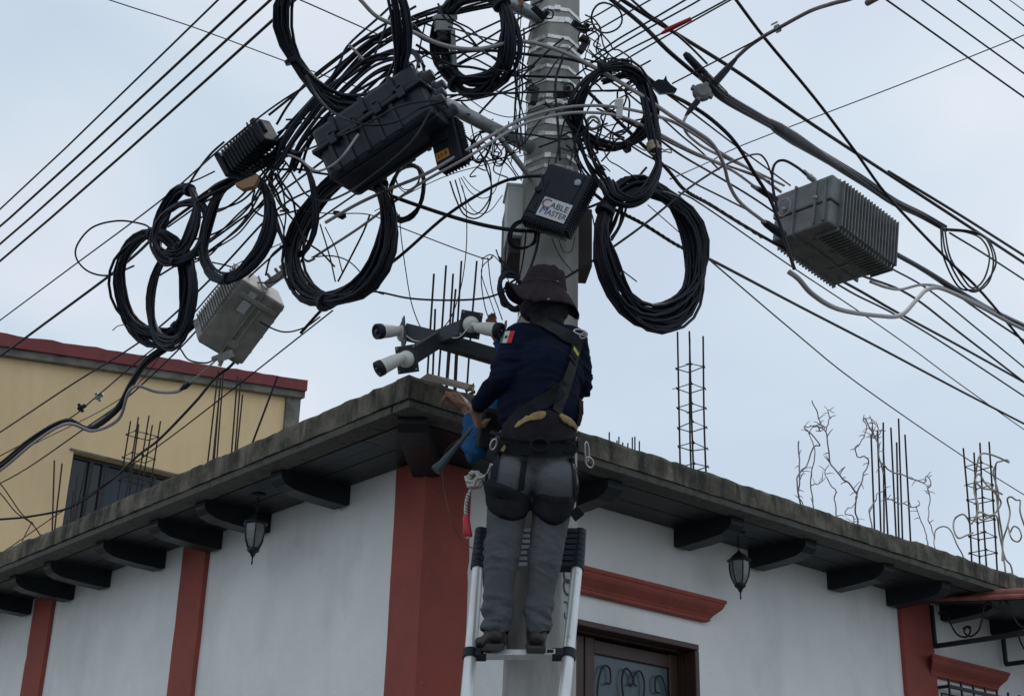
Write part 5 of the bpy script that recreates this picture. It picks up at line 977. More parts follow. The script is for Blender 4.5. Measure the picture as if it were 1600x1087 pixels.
# ================================================================== vines and pale cables on the roof
vp = 0.5
def vine(pts, w, lab, grp=None, m=None, twigs=10, plane=-.5, seed=0, name='dry_vine', cat='vine'):
    rr = random.Random(seed+int(pts[0][0])); P0 = H(0, plane, 0)
    P = [unpl(x, y, P0+dL*rr.uniform(-.05, .1), dL) for x, y in pts]
    if P[0].z < ZT+.16: P.insert(0, Vector((P[0].x, P[0].y, ZT-.02)))
    if P[-1].z < ZT+.16: P.append(Vector((P[-1].x, P[-1].y, ZT-.02)))
    S = spline(P, 7)
    S = [s+Vector((noise.noise(s*9), noise.noise(s*9+Vector((5, 5, 5))), noise.noise(s*9+Vector((9, 2, 7)))))*.018 for s in S] if twigs else S
    r = w/2*dep(S[0])/F_PX; b = MB(); b.tube(S, [r*(1-.45*i/len(S)) for i in range(len(S))] if twigs else r, 5)
    for k in range(twigs):
        i = rr.randrange(1, len(S)-1); p = S[i]; d = Vector((rr.uniform(-1, 1), rr.uniform(-.6, .6), rr.uniform(-.5, 1))).normalized()*rr.uniform(.03, .085)
        b.tube([p, p+d*.6+ZZ*.006, p+d], [r*.6, r*.5, r*.3], 4)
    T(b.obj(name, m or M_vine), lab, cat, grp)
V = vine
V([(1271, 775), (1262, 740), (1252, 715), (1247, 690), (1250, 740), (1247, 770), (1256, 786)][3:], 2.6, 'outermost left dry vine stem bending over the roof edge', twigs=6)
V([(1254, 788), (1246, 768), (1247, 742), (1262, 725), (1272, 700), (1280, 693), (1268, 678), (1256, 668), (1256, 664), (1265, 666), (1278, 663), (1288, 668), (1282, 674), (1276, 673)], 2.8, 'left dry vine stem with a curled top', twigs=12, seed=2)
V([(1272, 795), (1266, 760), (1268, 730), (1272, 700), (1264, 680), (1270, 668), (1280, 664)], 2.4, 'dry vine stem rising straight beside the left curled one', twigs=8, seed=3)
V([(1340, 772), (1325, 755), (1310, 742), (1298, 722), (1295, 695), (1290, 675), (1282, 660), (1274, 640), (1270, 626)], 3.0, 'long bare vine stem climbing to the highest left twig', twigs=12, seed=4)
V([(1290, 672), (1296, 655), (1294, 640), (1302, 644)], 2.2, 'short forked vine twig beside the highest left twig', twigs=6, seed=5)
V([(1308, 805), (1304, 780), (1306, 768), (1294, 748), (1290, 738), (1296, 724)], 2.4, 'short dry vine stem near the roof edge left of the bars', twigs=8, seed=6)
V([(1270, 757), (1280, 755), (1290, 745)], 2, 'tiny vine link between two left stems', twigs=3, seed=7)
V([(1340, 812), (1336, 790), (1340, 770), (1348, 748), (1356, 722), (1352, 714), (1340, 712), (1337, 702), (1346, 690), (1354, 670), (1350, 655), (1358, 652)], 2.8, 'dry vine stem curling up against the left of the bars', twigs=14, seed=8)
V([(1334, 808), (1322, 805), (1324, 795), (1334, 790), (1340, 775)], 2, 'small looped vine at the roof edge left of the bars', twigs=3, seed=9)
V([(1380, 742), (1374, 710), (1372, 690), (1364, 670), (1360, 655), (1368, 658)], 2.6, 'dry vine twined among the tops of the bars', twigs=14, seed=10)
V([(1352, 651), (1358, 668), (1366, 682), (1376, 676), (1374, 668)], 2.4, 'tangle of dry twigs at the top left of the bars', twigs=14, seed=11)
V([(1361, 822), (1358, 800), (1362, 788), (1374, 770), (1384, 757)], 2.6, 'low dry vine crossing the feet of the bars', twigs=4, seed=12)
V([(1378, 722), (1390, 736), (1410, 742), (1425, 748), (1442, 754), (1448, 745), (1452, 745), (1452, 756), (1448, 762), (1452, 785), (1450, 810), (1456, 832), (1462, 850)], 2.6, 'dry vine leading right from the bars and down', twigs=16, seed=13)
V([(1382, 778), (1398, 783), (1420, 790), (1434, 790), (1434, 780)], 2.4, 'lower dry vine leading right from the bars', twigs=6, seed=14)
V([(1449, 848), (1444, 825), (1436, 805), (1434, 790)], 2.4, 'short vine stem dropping behind the roof edge right of the bars', twigs=6, seed=15)
M_pale = mat('pale_old_cable', (.33, .31, .26), .7, var=.25, scale=9)
def PCb(pts, w, lab, seed=0): vine(pts, w, lab, None, M_pale, 0, -.45, seed, 'old_cable', 'cable')
PCb([(1460, 842), (1462, 828), (1474, 822), (1485, 828), (1495, 850), (1505, 870)], 2.2, 'thin old cable arching left of the right rebar cage')
PCb([(1520, 832), (1510, 836), (1497, 840), (1490, 825), (1492, 810), (1504, 803), (1512, 810), (1516, 820)], 2.8, 'pale old cable loop touching the left of the right rebar cage')
PCb([(1524, 812), (1528, 790), (1522, 765), (1526, 730), (1532, 710), (1545, 709), (1562, 715), (1576, 722), (1573, 718), (1565, 720), (1556, 726), (1556, 760), (1560, 800), (1566, 840), (1566, 875)], 3.2, 'pale old cable hooking high out of the right rebar cage')
PCb([(1520, 815), (1530, 800), (1545, 805), (1556, 800), (1564, 785), (1555, 770), (1540, 755), (1530, 740), (1524, 750), (1535, 762), (1552, 765), (1566, 772)], 3.2, 'pale old cable knotted round the right rebar cage')
PCb([(1518, 818), (1526, 808), (1535, 812), (1550, 806), (1558, 808), (1562, 835), (1570, 870), (1580, 885)], 3, 'pale old cable draped down beside the right rebar cage')
PCb([(1570, 885), (1566, 850), (1574, 822), (1578, 800), (1574, 780), (1580, 776), (1588, 781), (1594, 782), (1594, 800), (1602, 825), (1610, 850)], 3, 'thick pale cable loop at the right edge of the roof')
PCb([(1575, 822), (1580, 840), (1590, 846), (1596, 838), (1592, 826), (1584, 822), (1578, 832)], 2.6, 'small curled cable ring at the right edge of the roof')
PCb([(1556, 725), (1552, 740), (1560, 770), (1558, 800)], 2.6, 'short pale cable hanging beside the right rebar cage')

# more slack cables between the pole, the case and the left coils
vr = random.Random(77)
def sweep(x0, y0, x1, y1, Y0, Y1, w, sag, grp, lab, j=5, m=None, bow=0):
    P = []
    for i in range(7):
        f = i/6; P.append((x0+(x1-x0)*f+vr.uniform(-j, j)+bow*math.sin(math.pi*f), y0+(y1-y0)*f+sag*math.sin(math.pi*f)+vr.uniform(-j, j)*.6, Y0+(Y1-Y0)*f+vr.uniform(-.03, .03)))
    W(P, w, lab, m or M_cable, grp)
for i in range(6): sweep(vr.uniform(825, 850), vr.uniform(-10, 110), vr.uniform(440, 560), vr.uniform(120, 250), 6.95, 7.15, vr.choice((2.6, 3.2, 3.8)), vr.uniform(-10, 30), 'slack cables sweeping from the pole top down to the left', 'slack cable sweeping from the pole top down to the left')
for i in range(7): sweep(vr.uniform(430, 470), vr.uniform(215, 265), vr.uniform(255, 330), vr.uniform(320, 420), 7.2, 8.1, vr.choice((2.6, 3, 3.4)), vr.uniform(5, 40), 'slack cables between the left coils and the big case', 'slack cable between the left coils and the big black case', 4)
for i in range(6): sweep(vr.uniform(395, 440), vr.uniform(240, 280), vr.uniform(430, 520), vr.uniform(330, 420), 7.25, 7.5, vr.choice((2.6, 3, 3.6)), vr.uniform(10, 40), 'cables drooping at the left end of the big case', 'cable drooping at the left end of the big black case', 6, bow=vr.uniform(-25, 25))
for i in range(5): sweep(vr.uniform(905, 950), vr.uniform(110, 190), vr.uniform(1110, 1215), vr.uniform(225, 330), 6.9, 8.1, vr.choice((2.4, 3)), vr.uniform(-12, 12), 'cables fanning from the pole to the right amplifier', 'dark cable fanning from the pole to the right amplifier', 2)
for i in range(4): sweep(vr.uniform(840, 900), vr.uniform(60, 240), vr.uniform(700, 790), vr.uniform(120, 250), 6.8, 6.75, vr.choice((1.6, 2.4, 3)), vr.uniform(5, 45), 'slack wires hanging left of the pole above the pipe arm', 'slack wire hanging left of the pole above the pipe arm', 5)
for i in range(6): sweep(vr.uniform(900, 920), vr.uniform(60, 130), vr.uniform(985, 1040), vr.uniform(95, 150), 6.85, 6.85, vr.choice((2, 2.8)), vr.uniform(-15, 20), 'cables bundled over the round coil right of the pole', 'cable bundled over the round coil right of the pole', 4)
for (x0, y0, z0), (x1, y1, z1) in (((735, 508, 6.6), (700, 527, 6.72)), ((628, 520, 6.7), (672, 528, 6.72)), ((636, 560, 6.52), (672, 538, 6.7))):
    W([(x0, y0, z0), ((x0+x1)/2, (y0+y1)/2+9, (z0+z1)/2-.03), (x1, y1, z1)], 2.2, 'short white lead of a security camera tied to the bracket', M_white, 'white camera leads on the bracket')
# ================================================================== people
def ico(c, r, sub=2, sc=None, fr=None):
    b = bmesh.new(); bmesh.ops.create_icosphere(b, subdivisions=sub, radius=1); vs = []
    for v in b.verts:
        p = v.co.copy()
        if sc: p = fr[0]*(p.x*sc[0])+fr[1]*(p.y*sc[1])+fr[2]*(p.z*sc[2])
        else: p = p*r
        vs.append(c+p)
    fs = [[v.index for v in f.verts] for f in b.faces]; b.free(); return vs, fs
def blob(parts, voxel, smooth=4):
    """parts: ('c', p0, r0, p1, r1) tapered limbs, ('e', centre, (rx, ry, rz), frame) -> one fused surface (verts, faces)"""
    m_ = MB()
    for p in parts:
        if p[0] == 'c':
            _, a, ra, b_, rb = p; L = (b_-a).length; n = max(2, int(L/(min(ra, rb)*.55))+1)
            m_.tube([a.lerp(b_, i/n) for i in range(n+1)], [ra+(rb-ra)*i/n for i in range(n+1)], 14)
            for c_, r_ in ((a, ra), (b_, rb)): m_.add(*ico(c_, r_, 2))
        else: m_.add(*ico(p[1], 1, 3, p[2], p[3] if len(p) > 3 else (Vector((1, 0, 0)), Vector((0, 1, 0)), ZZ)))
    me = bpy.data.meshes.new('tmp'); me.from_pydata(m_.v, [], m_.f); o = bpy.data.objects.new('tmp', me); COL.objects.link(o)
    bm = bmesh.new(); bm.from_mesh(me); bmesh.ops.recalc_face_normals(bm, faces=bm.faces); bm.to_mesh(me); bm.free()
    md = o.modifiers.new('r', 'REMESH'); md.mode = 'VOXEL'; md.voxel_size = voxel
    if smooth: s_ = o.modifiers.new('s', 'SMOOTH'); s_.factor = .6; s_.iterations = smooth
    dg = bpy.context.evaluated_depsgraph_get(); e = bpy.data.meshes.new_from_object(o.evaluated_get(dg))
    vs = [v.co.copy() for v in e.vertices]; fs = [tuple(p.vertices) for p in e.polygons]; nr = [v.normal.copy() for v in e.vertices]
    bpy.data.objects.remove(o); bpy.data.meshes.remove(me); bpy.data.meshes.remove(e); return vs, fs, nr
def cut(vs, fs, nr, keep):
    """keep only the faces whose centre passes keep(); returns an open shell"""
    F = [f for f in fs if keep(sum((vs[i] for i in f), Vector())/len(f))]; used = sorted({i for f in F for i in f}); mp_ = {i: k for k, i in enumerate(used)}
    return [vs[i] for i in used], [tuple(mp_[i] for i in f) for f in F], [nr[i] for i in used]
def fold(vs, nr, amp, freq, seed=0, zones=(), an=.45, base=.4):
    """cloth folds: real displacement along the normals, stronger near given points"""
    out = []; s0 = Vector((seed, seed*2, seed*3))
    for v, n in zip(vs, nr):
        k = base
        for c_, rad, kk in zones:
            d = (v-c_).length/rad
            if d < 1: k = max(k, kk*(1-d*d))
        q = Vector((v.x*freq*an, v.y*freq*an, (v.z+.3*math.sin(v.x*9+seed)*.12+.2*v.x)*freq))+s0
        a = 1-abs(noise.noise(q))*2.6; a2 = 1-abs(noise.noise(q*2.3+Vector((4, 1, 2))))*2.4
        out.append(v+n*(amp*k*(a*.75+a2*.3)-amp*.25))
    return out
def solid(name, vs, fs, m, par, th=0):
    b = MB(); b.add(vs, fs, 0, True); o = b.obj(name, m, par, recalc=False)
    if th: md = o.modifiers.new('t', 'SOLIDIFY'); md.thickness = th; md.offset = -1
    return o
def hand(wr, d, pn, side, curls, size=1.0, thumb=(.5, .3)):
    """wr wrist, d direction of the palm, pn palm normal (fingers curl towards it), side = direction of the thumb"""
    d = d.normalized(); pn = (pn-d*pn.dot(d)).normalized(); sd_ = d.cross(pn).normalized()
    if sd_.dot(side) < 0: sd_ = -sd_
    S = size; P = []; k = wr+d*.085*S
    for t in (-.027, -.009, .009, .027): P.append(('c', wr+sd_*t*.6*S+d*.01, .017*S, k+sd_*t*S, .0125*S))
    P.append(('c', wr, .023*S, wr+d*.04*S, .022*S))
    Ls = (.082, .09, .083, .066)
    for i, (t, L, cu) in enumerate(zip((.028, .0095, -.0095, -.027), Ls, curls)):
        p = k+sd_*t*S; dd = (d+sd_*t*2.2).normalized(); r = .0088*S
        for j, seg in enumerate((.45, .32, .23)):
            a = R_(cu*(1, 1.15, .8)[j]); ax = dd.cross(pn).normalized(); dd = (Matrix.Rotation(a, 3, ax)@dd).normalized()
            q = p+dd*L*seg*S; P.append(('c', p, r, q, r*.9)); p = q; r *= .92; pn_ = pn
    t0 = wr+sd_*.022*S+d*.018*S; td = (d*thumb[0]+sd_*.85+pn*thumb[1]).normalized(); t1 = t0+td*.04*S; td2 = (td+d*.7+pn*.1).normalized(); t2 = t1+td2*.03*S; t3 = t2+(td2+d*.3).normalized()*.026*S
    P += [('c', t0, .014*S, t1, .0115*S), ('c', t1, .0112*S, t2, .0098*S), ('c', t2, .0098*S, t3, .0082*S)]
    return P
# ------------------------------------------------------------------ the worker on the ladder (seen from behind)
Yb = 6.32
def J(x, y, Y): return PX((x, y, Y))
man = thing('person', J(800, 1020, 6.42), 'worker in navy long sleeves, grey trousers, bucket hat and climbing harness, standing on the ladder', 'person')
hipL, hipR = J(799, 742, 6.33), J(870, 748, 6.33); knL, knR = J(783, 872, 6.36), J(850, 880, 6.38); anL, anR = J(774, 984, 6.40), J(838, 986, 6.42)
wst = J(842, 655, 6.33); chs = J(850, 575, 6.34); neck = J(855, 505, 6.38)
shL, shR = J(813, 530, 6.34), J(893, 535, 6.36)
elL, wrL = J(785, 588, 6.26), J(742, 640, 6.44)
elR, wrR = J(905, 603, 6.42), J(884, 590, 6.80)
X1, Y1, Z1 = Vector((1, 0, 0)), Vector((0, 1, 0)), ZZ
leanv = (chs-wst).normalized()
body = [('e', J(836, 705, 6.35), (.165, .105, .12)), ('c', wst, .135, chs, .145), ('c', hipL, .09, knL, .06), ('c', hipR, .09, knR, .06), ('c', knL, .058, anL, .042), ('c', knR, .058, anR, .042),
        ('c', anL, .04, anL+Vector((-.03, .14, -.05)), .034), ('c', anR, .04, anR+Vector((.01, .15, -.05)), .034),
        ('c', shL, .065, shR, .065), ('c', shL, .058, elL, .044), ('c', elL, .043, wrL, .028), ('c', shR, .058, elR, .044), ('c', elR, .043, wrR, .028),
        ('c', neck-Z1*.03, .062, neck+Vector((0, .01, .08)), .055)]
hc = neck+Vector((-.012, .02, .145))
body += [('e', hc, (.075, .095, .115)), ('e', hc+Vector((0, .015, -.055)), (.055, .075, .06)), ('c', hc+Vector((0, .09, -.005)), .014, hc+Vector((0, .108, -.03)), .016), ('e', hc+Vector((.076, .0, -.01)), (.012, .02, .03)), ('e', hc+Vector((-.076, .0, -.01)), (.012, .02, .03)), ('c', hc+Vector((-.025, .088, -.062)), .009, hc+Vector((.025, .088, -.062)), .009)]
body += hand(wrL, J(746, 664, 6.5)-wrL, Vector((.8, .35, .1)), Vector((0, .6, .5)), (62, 66, 70, 72), .98)
body += hand(wrR, Vector((-.25, .8, .25)), Vector((-1, -.1, -.2)), Vector((0, 0, 1)), (30, 34, 36, 40), .98)
vs, fs, nr = blob(body, .0062, 3); solid('body', vs, fs, M_skin, man)
for sx in (-1, 1):
    b = MB(); b.add(*ico(hc+Vector((sx*.03, .087, .012)), .011, 2)); b.obj('eye', mat('eye_white', (.5, .5, .48), .3), man)
# shirt
sh = [('c', wst-Z1*.035, .172, chs-Z1*.02, .182), ('e', chs+Vector((-.01, .01, -.02)), (.212, .138, .20)), ('c', shL, .088, shR, .088), ('e', wst+Vector((0, 0, .04)), (.212, .145, .16)), ('c', shL, .09, elL, .066), ('c', elL, .065, wrL+(elL-wrL)*.04, .041),
      ('c', shR, .088, elR, .067), ('c', elR, .062, wrR-(wrR-elR)*.06, .04), ('c', neck-Z1*.05, .092, neck+Z1*.02, .07)]
vs, fs, nr = blob(sh, .0085, 5); vs = fold(vs, nr, .015, 19, 3, ((elL, .16, 1.2), (elR, .2, 1.2), (wst, .22, 1.1), (shL, .16, .6), (J(915, 640, 6.4), .18, 1.4)), .25)
shirt_v, shirt_f, shirt_n = cut(vs, fs, nr, lambda c: c.z > J(845, 672, 6.3).z and (c-wrL).length > .045 and (c-wrR).length > .045)
solid('shirt', shirt_v, shirt_f, M_navy, man, .004)
# neck gaiter and hair under the hat
vs, fs, nr = blob([('c', neck-Z1*.035, .082, neck+Vector((-.005, .01, .075)), .086), ('e', hc+Vector((0, -.015, -.01)), (.088, .09, .09)), ('e', J(851, 484, 6.36), (.125, .105, .07)), ('c', neck+Vector((.03, -.05, -.01)), .045, neck+Vector((-.05, -.05, -.02)), .04)], .008, 4); vs = fold(vs, nr, .010, 22, 8, ((neck, .3, 1),))
solid('neck_gaiter', vs, fs, mat('charcoal_neck_cloth', (.022, .021, .027), .9, var=.3, scale=12, bump=.3, spec=.2), man)
# trousers
hemL, hemR = anL+Z1*.0, anR+Z1*.0
tr = [('e', J(835, 695, 6.34), (.205, .15, .12)), ('e', J(797, 752, 6.31), (.118, .135, .12)), ('e', J(868, 757, 6.31), (.116, .135, .12)), ('c', hipL, .112, knL, .083), ('c', hipR, .11, knR, .078), ('c', knL, .08, anL+Z1*.01, .066), ('c', knR, .076, anR+Z1*.01, .064), ('c', wst-Z1*.03, .17, J(838, 700, 6.34), .17)]
vs, fs, nr = blob(tr, .0085, 3)
zn = tuple((p, r, k) for p, r, k in ((knL.lerp(hipL, .1), .16, 1.2), (knR.lerp(hipR, .1), .16, 1.1), (knL.lerp(anL, .85), .15, 1.5), (knR.lerp(anR, .85), .15, 1.5), (J(835, 740, 6.2), .14, .7), (J(790, 815, 6.2), .12, 1)))
vs = fold(vs, nr, .0125, 17, 5, zn, .34, .12); vs = fold(vs, nr, .003, 50, 9, zn, .3, .1)
zh = J(790, 988, 6.38).z
tv, tf, tn = cut(vs, fs, nr, lambda c: c.z > zh+.012*math.sin(c.x*40) and c.z < J(842, 662, 6.3).z)
solid('trousers', tv, tf, M_trou, man, .004)
# boots
for an, tox, nm in ((anL, -.05, 0), (anR, .0, 1)):
    hz = J(780, 1011, 6.42).z; h0 = Vector((an.x, an.y-.01, hz+.048))
    bt = [('c', an+Z1*.03, .052, h0, .05), ('e', h0+Vector((0, -.005, -.005)), (.046, .055, .045)), ('c', h0, .045, h0+Vector((tox*.6, .10, -.01)), .044), ('e', h0+Vector((tox, .14, -.012)), (.05, .07, .036))]
    vs, fs, nr = blob(bt, .006, 3); vs = fold(vs, nr, .004, 30, nm, ()); vs = [Vector((v.x, v.y, max(v.z, hz-.002))) for v in vs]
    bo = solid('boot', vs, fs, M_boot, man)
    b = MB(); outl = [(-.042, -.055), (.042, -.055), (.046, .02), (.04+tox*.5, .08), (.052+tox, .16), (.02+tox, .2), (-.025+tox, .2), (-.052+tox, .15), (-.042+tox*.5, .08), (-.046, .02)]
    b.prism([Vector((h0.x+x, h0.y+y, hz-.012)) for x, y in outl], Z1*.013); b.obj('sole', M_boot, bo, bevel=.004)
# hat
hb = J(850, 456, 6.38); hup = (UP*.96+Vector((-.05, -.22, 0))).normalized(); hup = (Z1+Vector((.10, -.10, 0))).normalized(); hx = (RT-hup*RT.dot(hup)).normalized(); hy = hup.cross(hx).normalized()
if hy.y < 0: hy = -hy
b = MB(); n = 56; rows = []
def ringpt(r, h, th, dx=0): return hb+hx*(math.cos(th)*r+dx)+hy*(math.sin(th)*r*1.08)+hup*h
prof = [(.002, .112), (.05, .116), (.085, .113), (.092, .105), (.098, .09), (.104, .06), (.110, .025), (.113, .0)]
for r, h in prof: rows.append([ringpt(r*(1+.02*noise.noise(Vector((math.cos(2*math.pi*k/n)*2, math.sin(2*math.pi*k/n)*2, h*14)))), h+(.012*noise.noise(Vector((k*.25, h*10, 3))) if h > .08 else 0), 2*math.pi*k/n) for k in range(n)])
for j in range(1, 9):
    f = j/8; row = []
    for k in range(n):
        th = 2*math.pi*k/n; c_, s_ = math.cos(th), math.sin(th)
        near = max(0, -s_)                                   # towards the camera
        droop = .035+.030*max(0, c_)+.075*near**1.3*(1 if c_ > -.3 else .75)+.022*math.sin(th*3+1.1)*(.4+near)+.012*math.sin(th*5+.5)
        if c_ < -.55: droop -= .035*(-c_-.55)/.45
        if c_ > .5: droop += .05*(c_-.5)
        out = .078+.012*(c_ < 0)*(-c_)
        row.append(ringpt(.113+out*f*(1-.25*near), -droop*f**1.25, th))
    rows.append(row)
b.add([p for r_ in rows for p in r_], [(i*n+k, i*n+(k+1) % n, (i+1)*n+(k+1) % n, (i+1)*n+k) for i in range(len(rows)-1) for k in range(n)]+[tuple(range(n))], 0, True)
hat = b.obj('bucket_hat', M_hat, man); md = hat.modifiers.new('t', 'SOLIDIFY'); md.thickness = .005; md.offset = 0
b = MB()
for f in (.3, .55, .8): r_ = [a.lerp(c_, 0) for a, c_ in zip(rows[7+int(f*8)], rows[7+int(f*8)])]; b.tube([p-hup*.001 for p in r_], .0012, 4, closed=True)
b.tube([p+ (p-hb).normalized()*.003 for p in rows[6]], .0022, 4, closed=True); b.obj('stitching', mat('hat_thread', (.055, .045, .05), .9), hat)
for x, y, th in ((871, 440, -75), (857, 468, -82)):
    d_ = ray(x, y); b = MB(); q = PX((x, y, hb.y-.16)); vsq = BVHTree.FromPolygons([p for r_ in rows for p in r_], [(i*n+k, i*n+(k+1) % n, (i+1)*n+(k+1) % n, (i+1)*n+k) for i in range(len(rows)-1) for k in range(n)]).ray_cast(CAM, d_.normalized())
    if vsq[0]: b.lathe(vsq[0], -d_.normalized(), [(.006, -.003), (.006, .004), (.003, .0045)], 10); b.obj('eyelet', M_steel, hat)
# --- harness: laid on the clothes by casting from the camera side onto them
cv_, cf_ = list(shirt_v), list(shirt_f); o_ = len(cv_); cv_ += tv; cf_ += [tuple(i+o_ for i in f) for f in tf]
bvh = BVHTree.FromPolygons(cv_, cf_)
def onb(x, y, off=.006):
    d = ray(x, y).normalized(); h = bvh.ray_cast(CAM, d)
    if h[0] is None: h = bvh.find_nearest(PX((x, y, 6.3)))
    nn_ = h[1] if h[1].dot(d) < 0 else -h[1]; return h[0]+nn_*off, nn_
def strap(pts, w, m, name='harness_strap', off=.006, t=.004, seg=7, par=None, smooth=3):
    Q = []; 
    for i in range(len(pts)-1):
        for k in range(seg): f = k/seg; Q.append((pts[i][0]*(1-f)+pts[i+1][0]*f, pts[i][1]*(1-f)+pts[i+1][1]*f))
    Q.append(pts[-1]); HN = [onb(x, y, off) for x, y in Q]; P = [h for h, _ in HN]; N_ = [n_ for _, n_ in HN]
    for _ in range(smooth):
        P = [P[0]]+[(P[i-1]+P[i]*2+P[i+1])/4 for i in range(1, len(P)-1)]+[P[-1]]; N_ = [N_[0]]+[((N_[i-1]+N_[i]*2+N_[i+1])).normalized() for i in range(1, len(N_)-1)]+[N_[-1]]
    b = MB(); b.ribbon(P, N_, w*dep(P[0])/F_PX, t); o = b.obj(name, m, par or man, bevel=.0015); return o, P, N_
def pad(poly, m, name, th=.02, off=.004, res=26, par=None):
    """padded panel whose outline is poly, following the cloth under it"""
    xs = [p[0] for p in poly]; ys = [p[1] for p in poly]; cxp, cyp = sum(xs)/len(xs), sum(ys)/len(ys); K = 9; n = len(poly)*4; vs = []; rim = []
    PL = [Vector((p[0], p[1], 0)) for p in poly]; PL = spline(PL, 4, closed=True); n = len(PL); rows_ = []
    for j in range(K+1):
        f = 1-j/K; row = []
        for p in PL:
            x, y = cxp+(p.x-cxp)*f, cyp+(p.y-cyp)*f; h, nn_ = onb(x, y, off); bul = math.sqrt(max(0, 1-f**6))*th; row.append((h, nn_, bul))
        rows_.append(row)
    for _ in range(3):                                       # relax the surface so folds below do not print through
        for j in range(1, K): rows_[j] = [(((rows_[j-1][k][0]+rows_[j+1][k][0]+rows_[j][(k-1) % n][0]+rows_[j][(k+1) % n][0]+rows_[j][k][0]*2)/6), rows_[j][k][1], rows_[j][k][2]) for k in range(n)]
    vs = [h-nn_*.012 for h, nn_, _ in rows_[0]]+[h+nn_*b_ for r_ in rows_ for h, nn_, b_ in r_]
    fs = [(i*n+k, i*n+(k+1) % n, (i+1)*n+(k+1) % n, (i+1)*n+k) for i in range(K+1) for k in range(n)]
    b = MB(); b.add(vs, fs, 0, True); return b.obj(name, m, par or man)
pad([(757, 748), (772, 752), (800, 762), (827, 778), (829, 795), (818, 808), (800, 813), (780, 808), (764, 795), (757, 772)], M_web, 'leg_pad', .022)
pad([(833, 786), (843, 772), (870, 776), (892, 776), (897, 790), (888, 808), (872, 819), (856, 818), (840, 806), (832, 797)], M_web, 'leg_pad', .022)
pad([(785, 672), (800, 658), (820, 649), (846, 641), (872, 645), (893, 656), (906, 672), (908, 690), (880, 694), (845, 698), (805, 698), (784, 690)], M_padm, 'back_pad', .012, off=.006)
pad([(808, 670), (813, 659), (828, 649), (851, 645), (845, 656), (828, 659)], M_yelp, 'yellow_lining', .004, off=.020)
pad([(872, 649), (886, 654), (899, 665), (904, 678), (893, 669), (881, 663)], M_yelp, 'yellow_lining', .004, off=.020)
strap([(772, 692), (790, 697), (820, 702), (845, 704), (875, 702), (895, 698), (911, 690)], 19, M_web, 'hip_belt', off=.014, t=.007)
strap([(776, 680), (800, 684), (845, 688), (890, 684), (908, 676)], 6, M_web, 'belt_webbing', off=.034, t=.004)
for P, w in (([(781, 703), (776, 725), (772, 750)], 13), ([(820, 706), (817, 730), (813, 765)], 10), ([(893, 705), (895, 735), (897, 768), (900, 788)], 8), ([(766, 715), (763, 735), (761, 752)], 6), ([(905, 705), (907, 740), (898, 775)], 5)): strap(P, w, M_web, 'leg_strap')
strap([(905, 522), (899, 545), (890, 580), (880, 612), (868, 645)], 17, M_olive, 'shoulder_strap', off=.008, t=.006)
strap([(838, 500), (858, 512), (885, 525), (903, 530)], 20, M_olive, 'shoulder_strap', off=.010, t=.007)
strap([(884, 602), (866, 618), (838, 634), (805, 656), (790, 672)], 22, M_web, 'back_strap', off=.008, t=.006)
strap([(905, 625), (905, 645), (900, 665)], 12, M_padm, 'back_strap', off=.008, t=.006)
h, nn_ = onb(893, 553, .018); tg = (onb(888, 580, .01)[0]-onb(899, 545, .01)[0]).normalized(); sdv_ = tg.cross(nn_)
b = MB(); b.box(h, tg, sdv_, nn_, .06, .056, .008); b.box(h+tg*.055, tg, sdv_, nn_, .03, .06, .012); b.obj('strap_adjuster', M_web, man, bevel=.003)
b = MB(); b.box(h-tg*.012+nn_*.006, tg, sdv_, nn_, .026, .046, .003); b.obj('yellow_tag', mat('yellow_green_tag', (.38, .40, .03), .7), man)
def loop(c, a, b_, fr_, r, name, m): x = MB(); x.tube([c+fr_[0]*a*math.cos(q)+fr_[1]*b_*math.sin(q) for q in [2*math.pi*i/22 for i in range(22)]], r, 7, closed=True); return x.obj(name, m, man)
f3 = frame(-12, 10, -20); loop(PX((907, 519, 6.2)), .034, .013, f3, .0045, 'carabiner', M_carab); loop(PX((912, 524, 6.2)), .02, .012, frame(30), .0035, 'carabiner', M_carab)
loop(PX((917, 705, 6.2)), .011, .045, frame(4, 30), .0042, 'carabiner', M_carab); loop(PX((921, 722, 6.2)), .017, .026, frame(20), .0042, 'carabiner', M_carab)
loop(PX((771, 694, 6.17)), .014, .026, frame(-20, 20), .0045, 'carabiner', M_carab)
h, nn_ = onb(842, 695, .04); loop(h, .042, .03, frame(0), .006, 'd_ring', M_web); h, nn_ = onb(880, 697, .035); loop(h, .03, .026, frame(-10), .005, 'd_ring', M_web)
h, nn_ = onb(863, 608, .02); b = MB(); b.box(h, frame(-40)[0], frame(-40)[1], nn_, .045, .05, .008); b.obj('buckle', M_web, man, bevel=.003)
for x, y in ((820, 715), (894, 718)): h, nn_ = onb(x, y, .012); b = MB(); b.box(h, RT, UP, nn_, .03, .026, .008); b.obj('buckle', M_iron, man, bevel=.003)
h, nn_ = onb(792, 696, .022); b = MB(); b.box(h, frame(55)[0], frame(55)[1], nn_, .045, .016, .003); b.obj('yellow_tab', M_yelp, man)
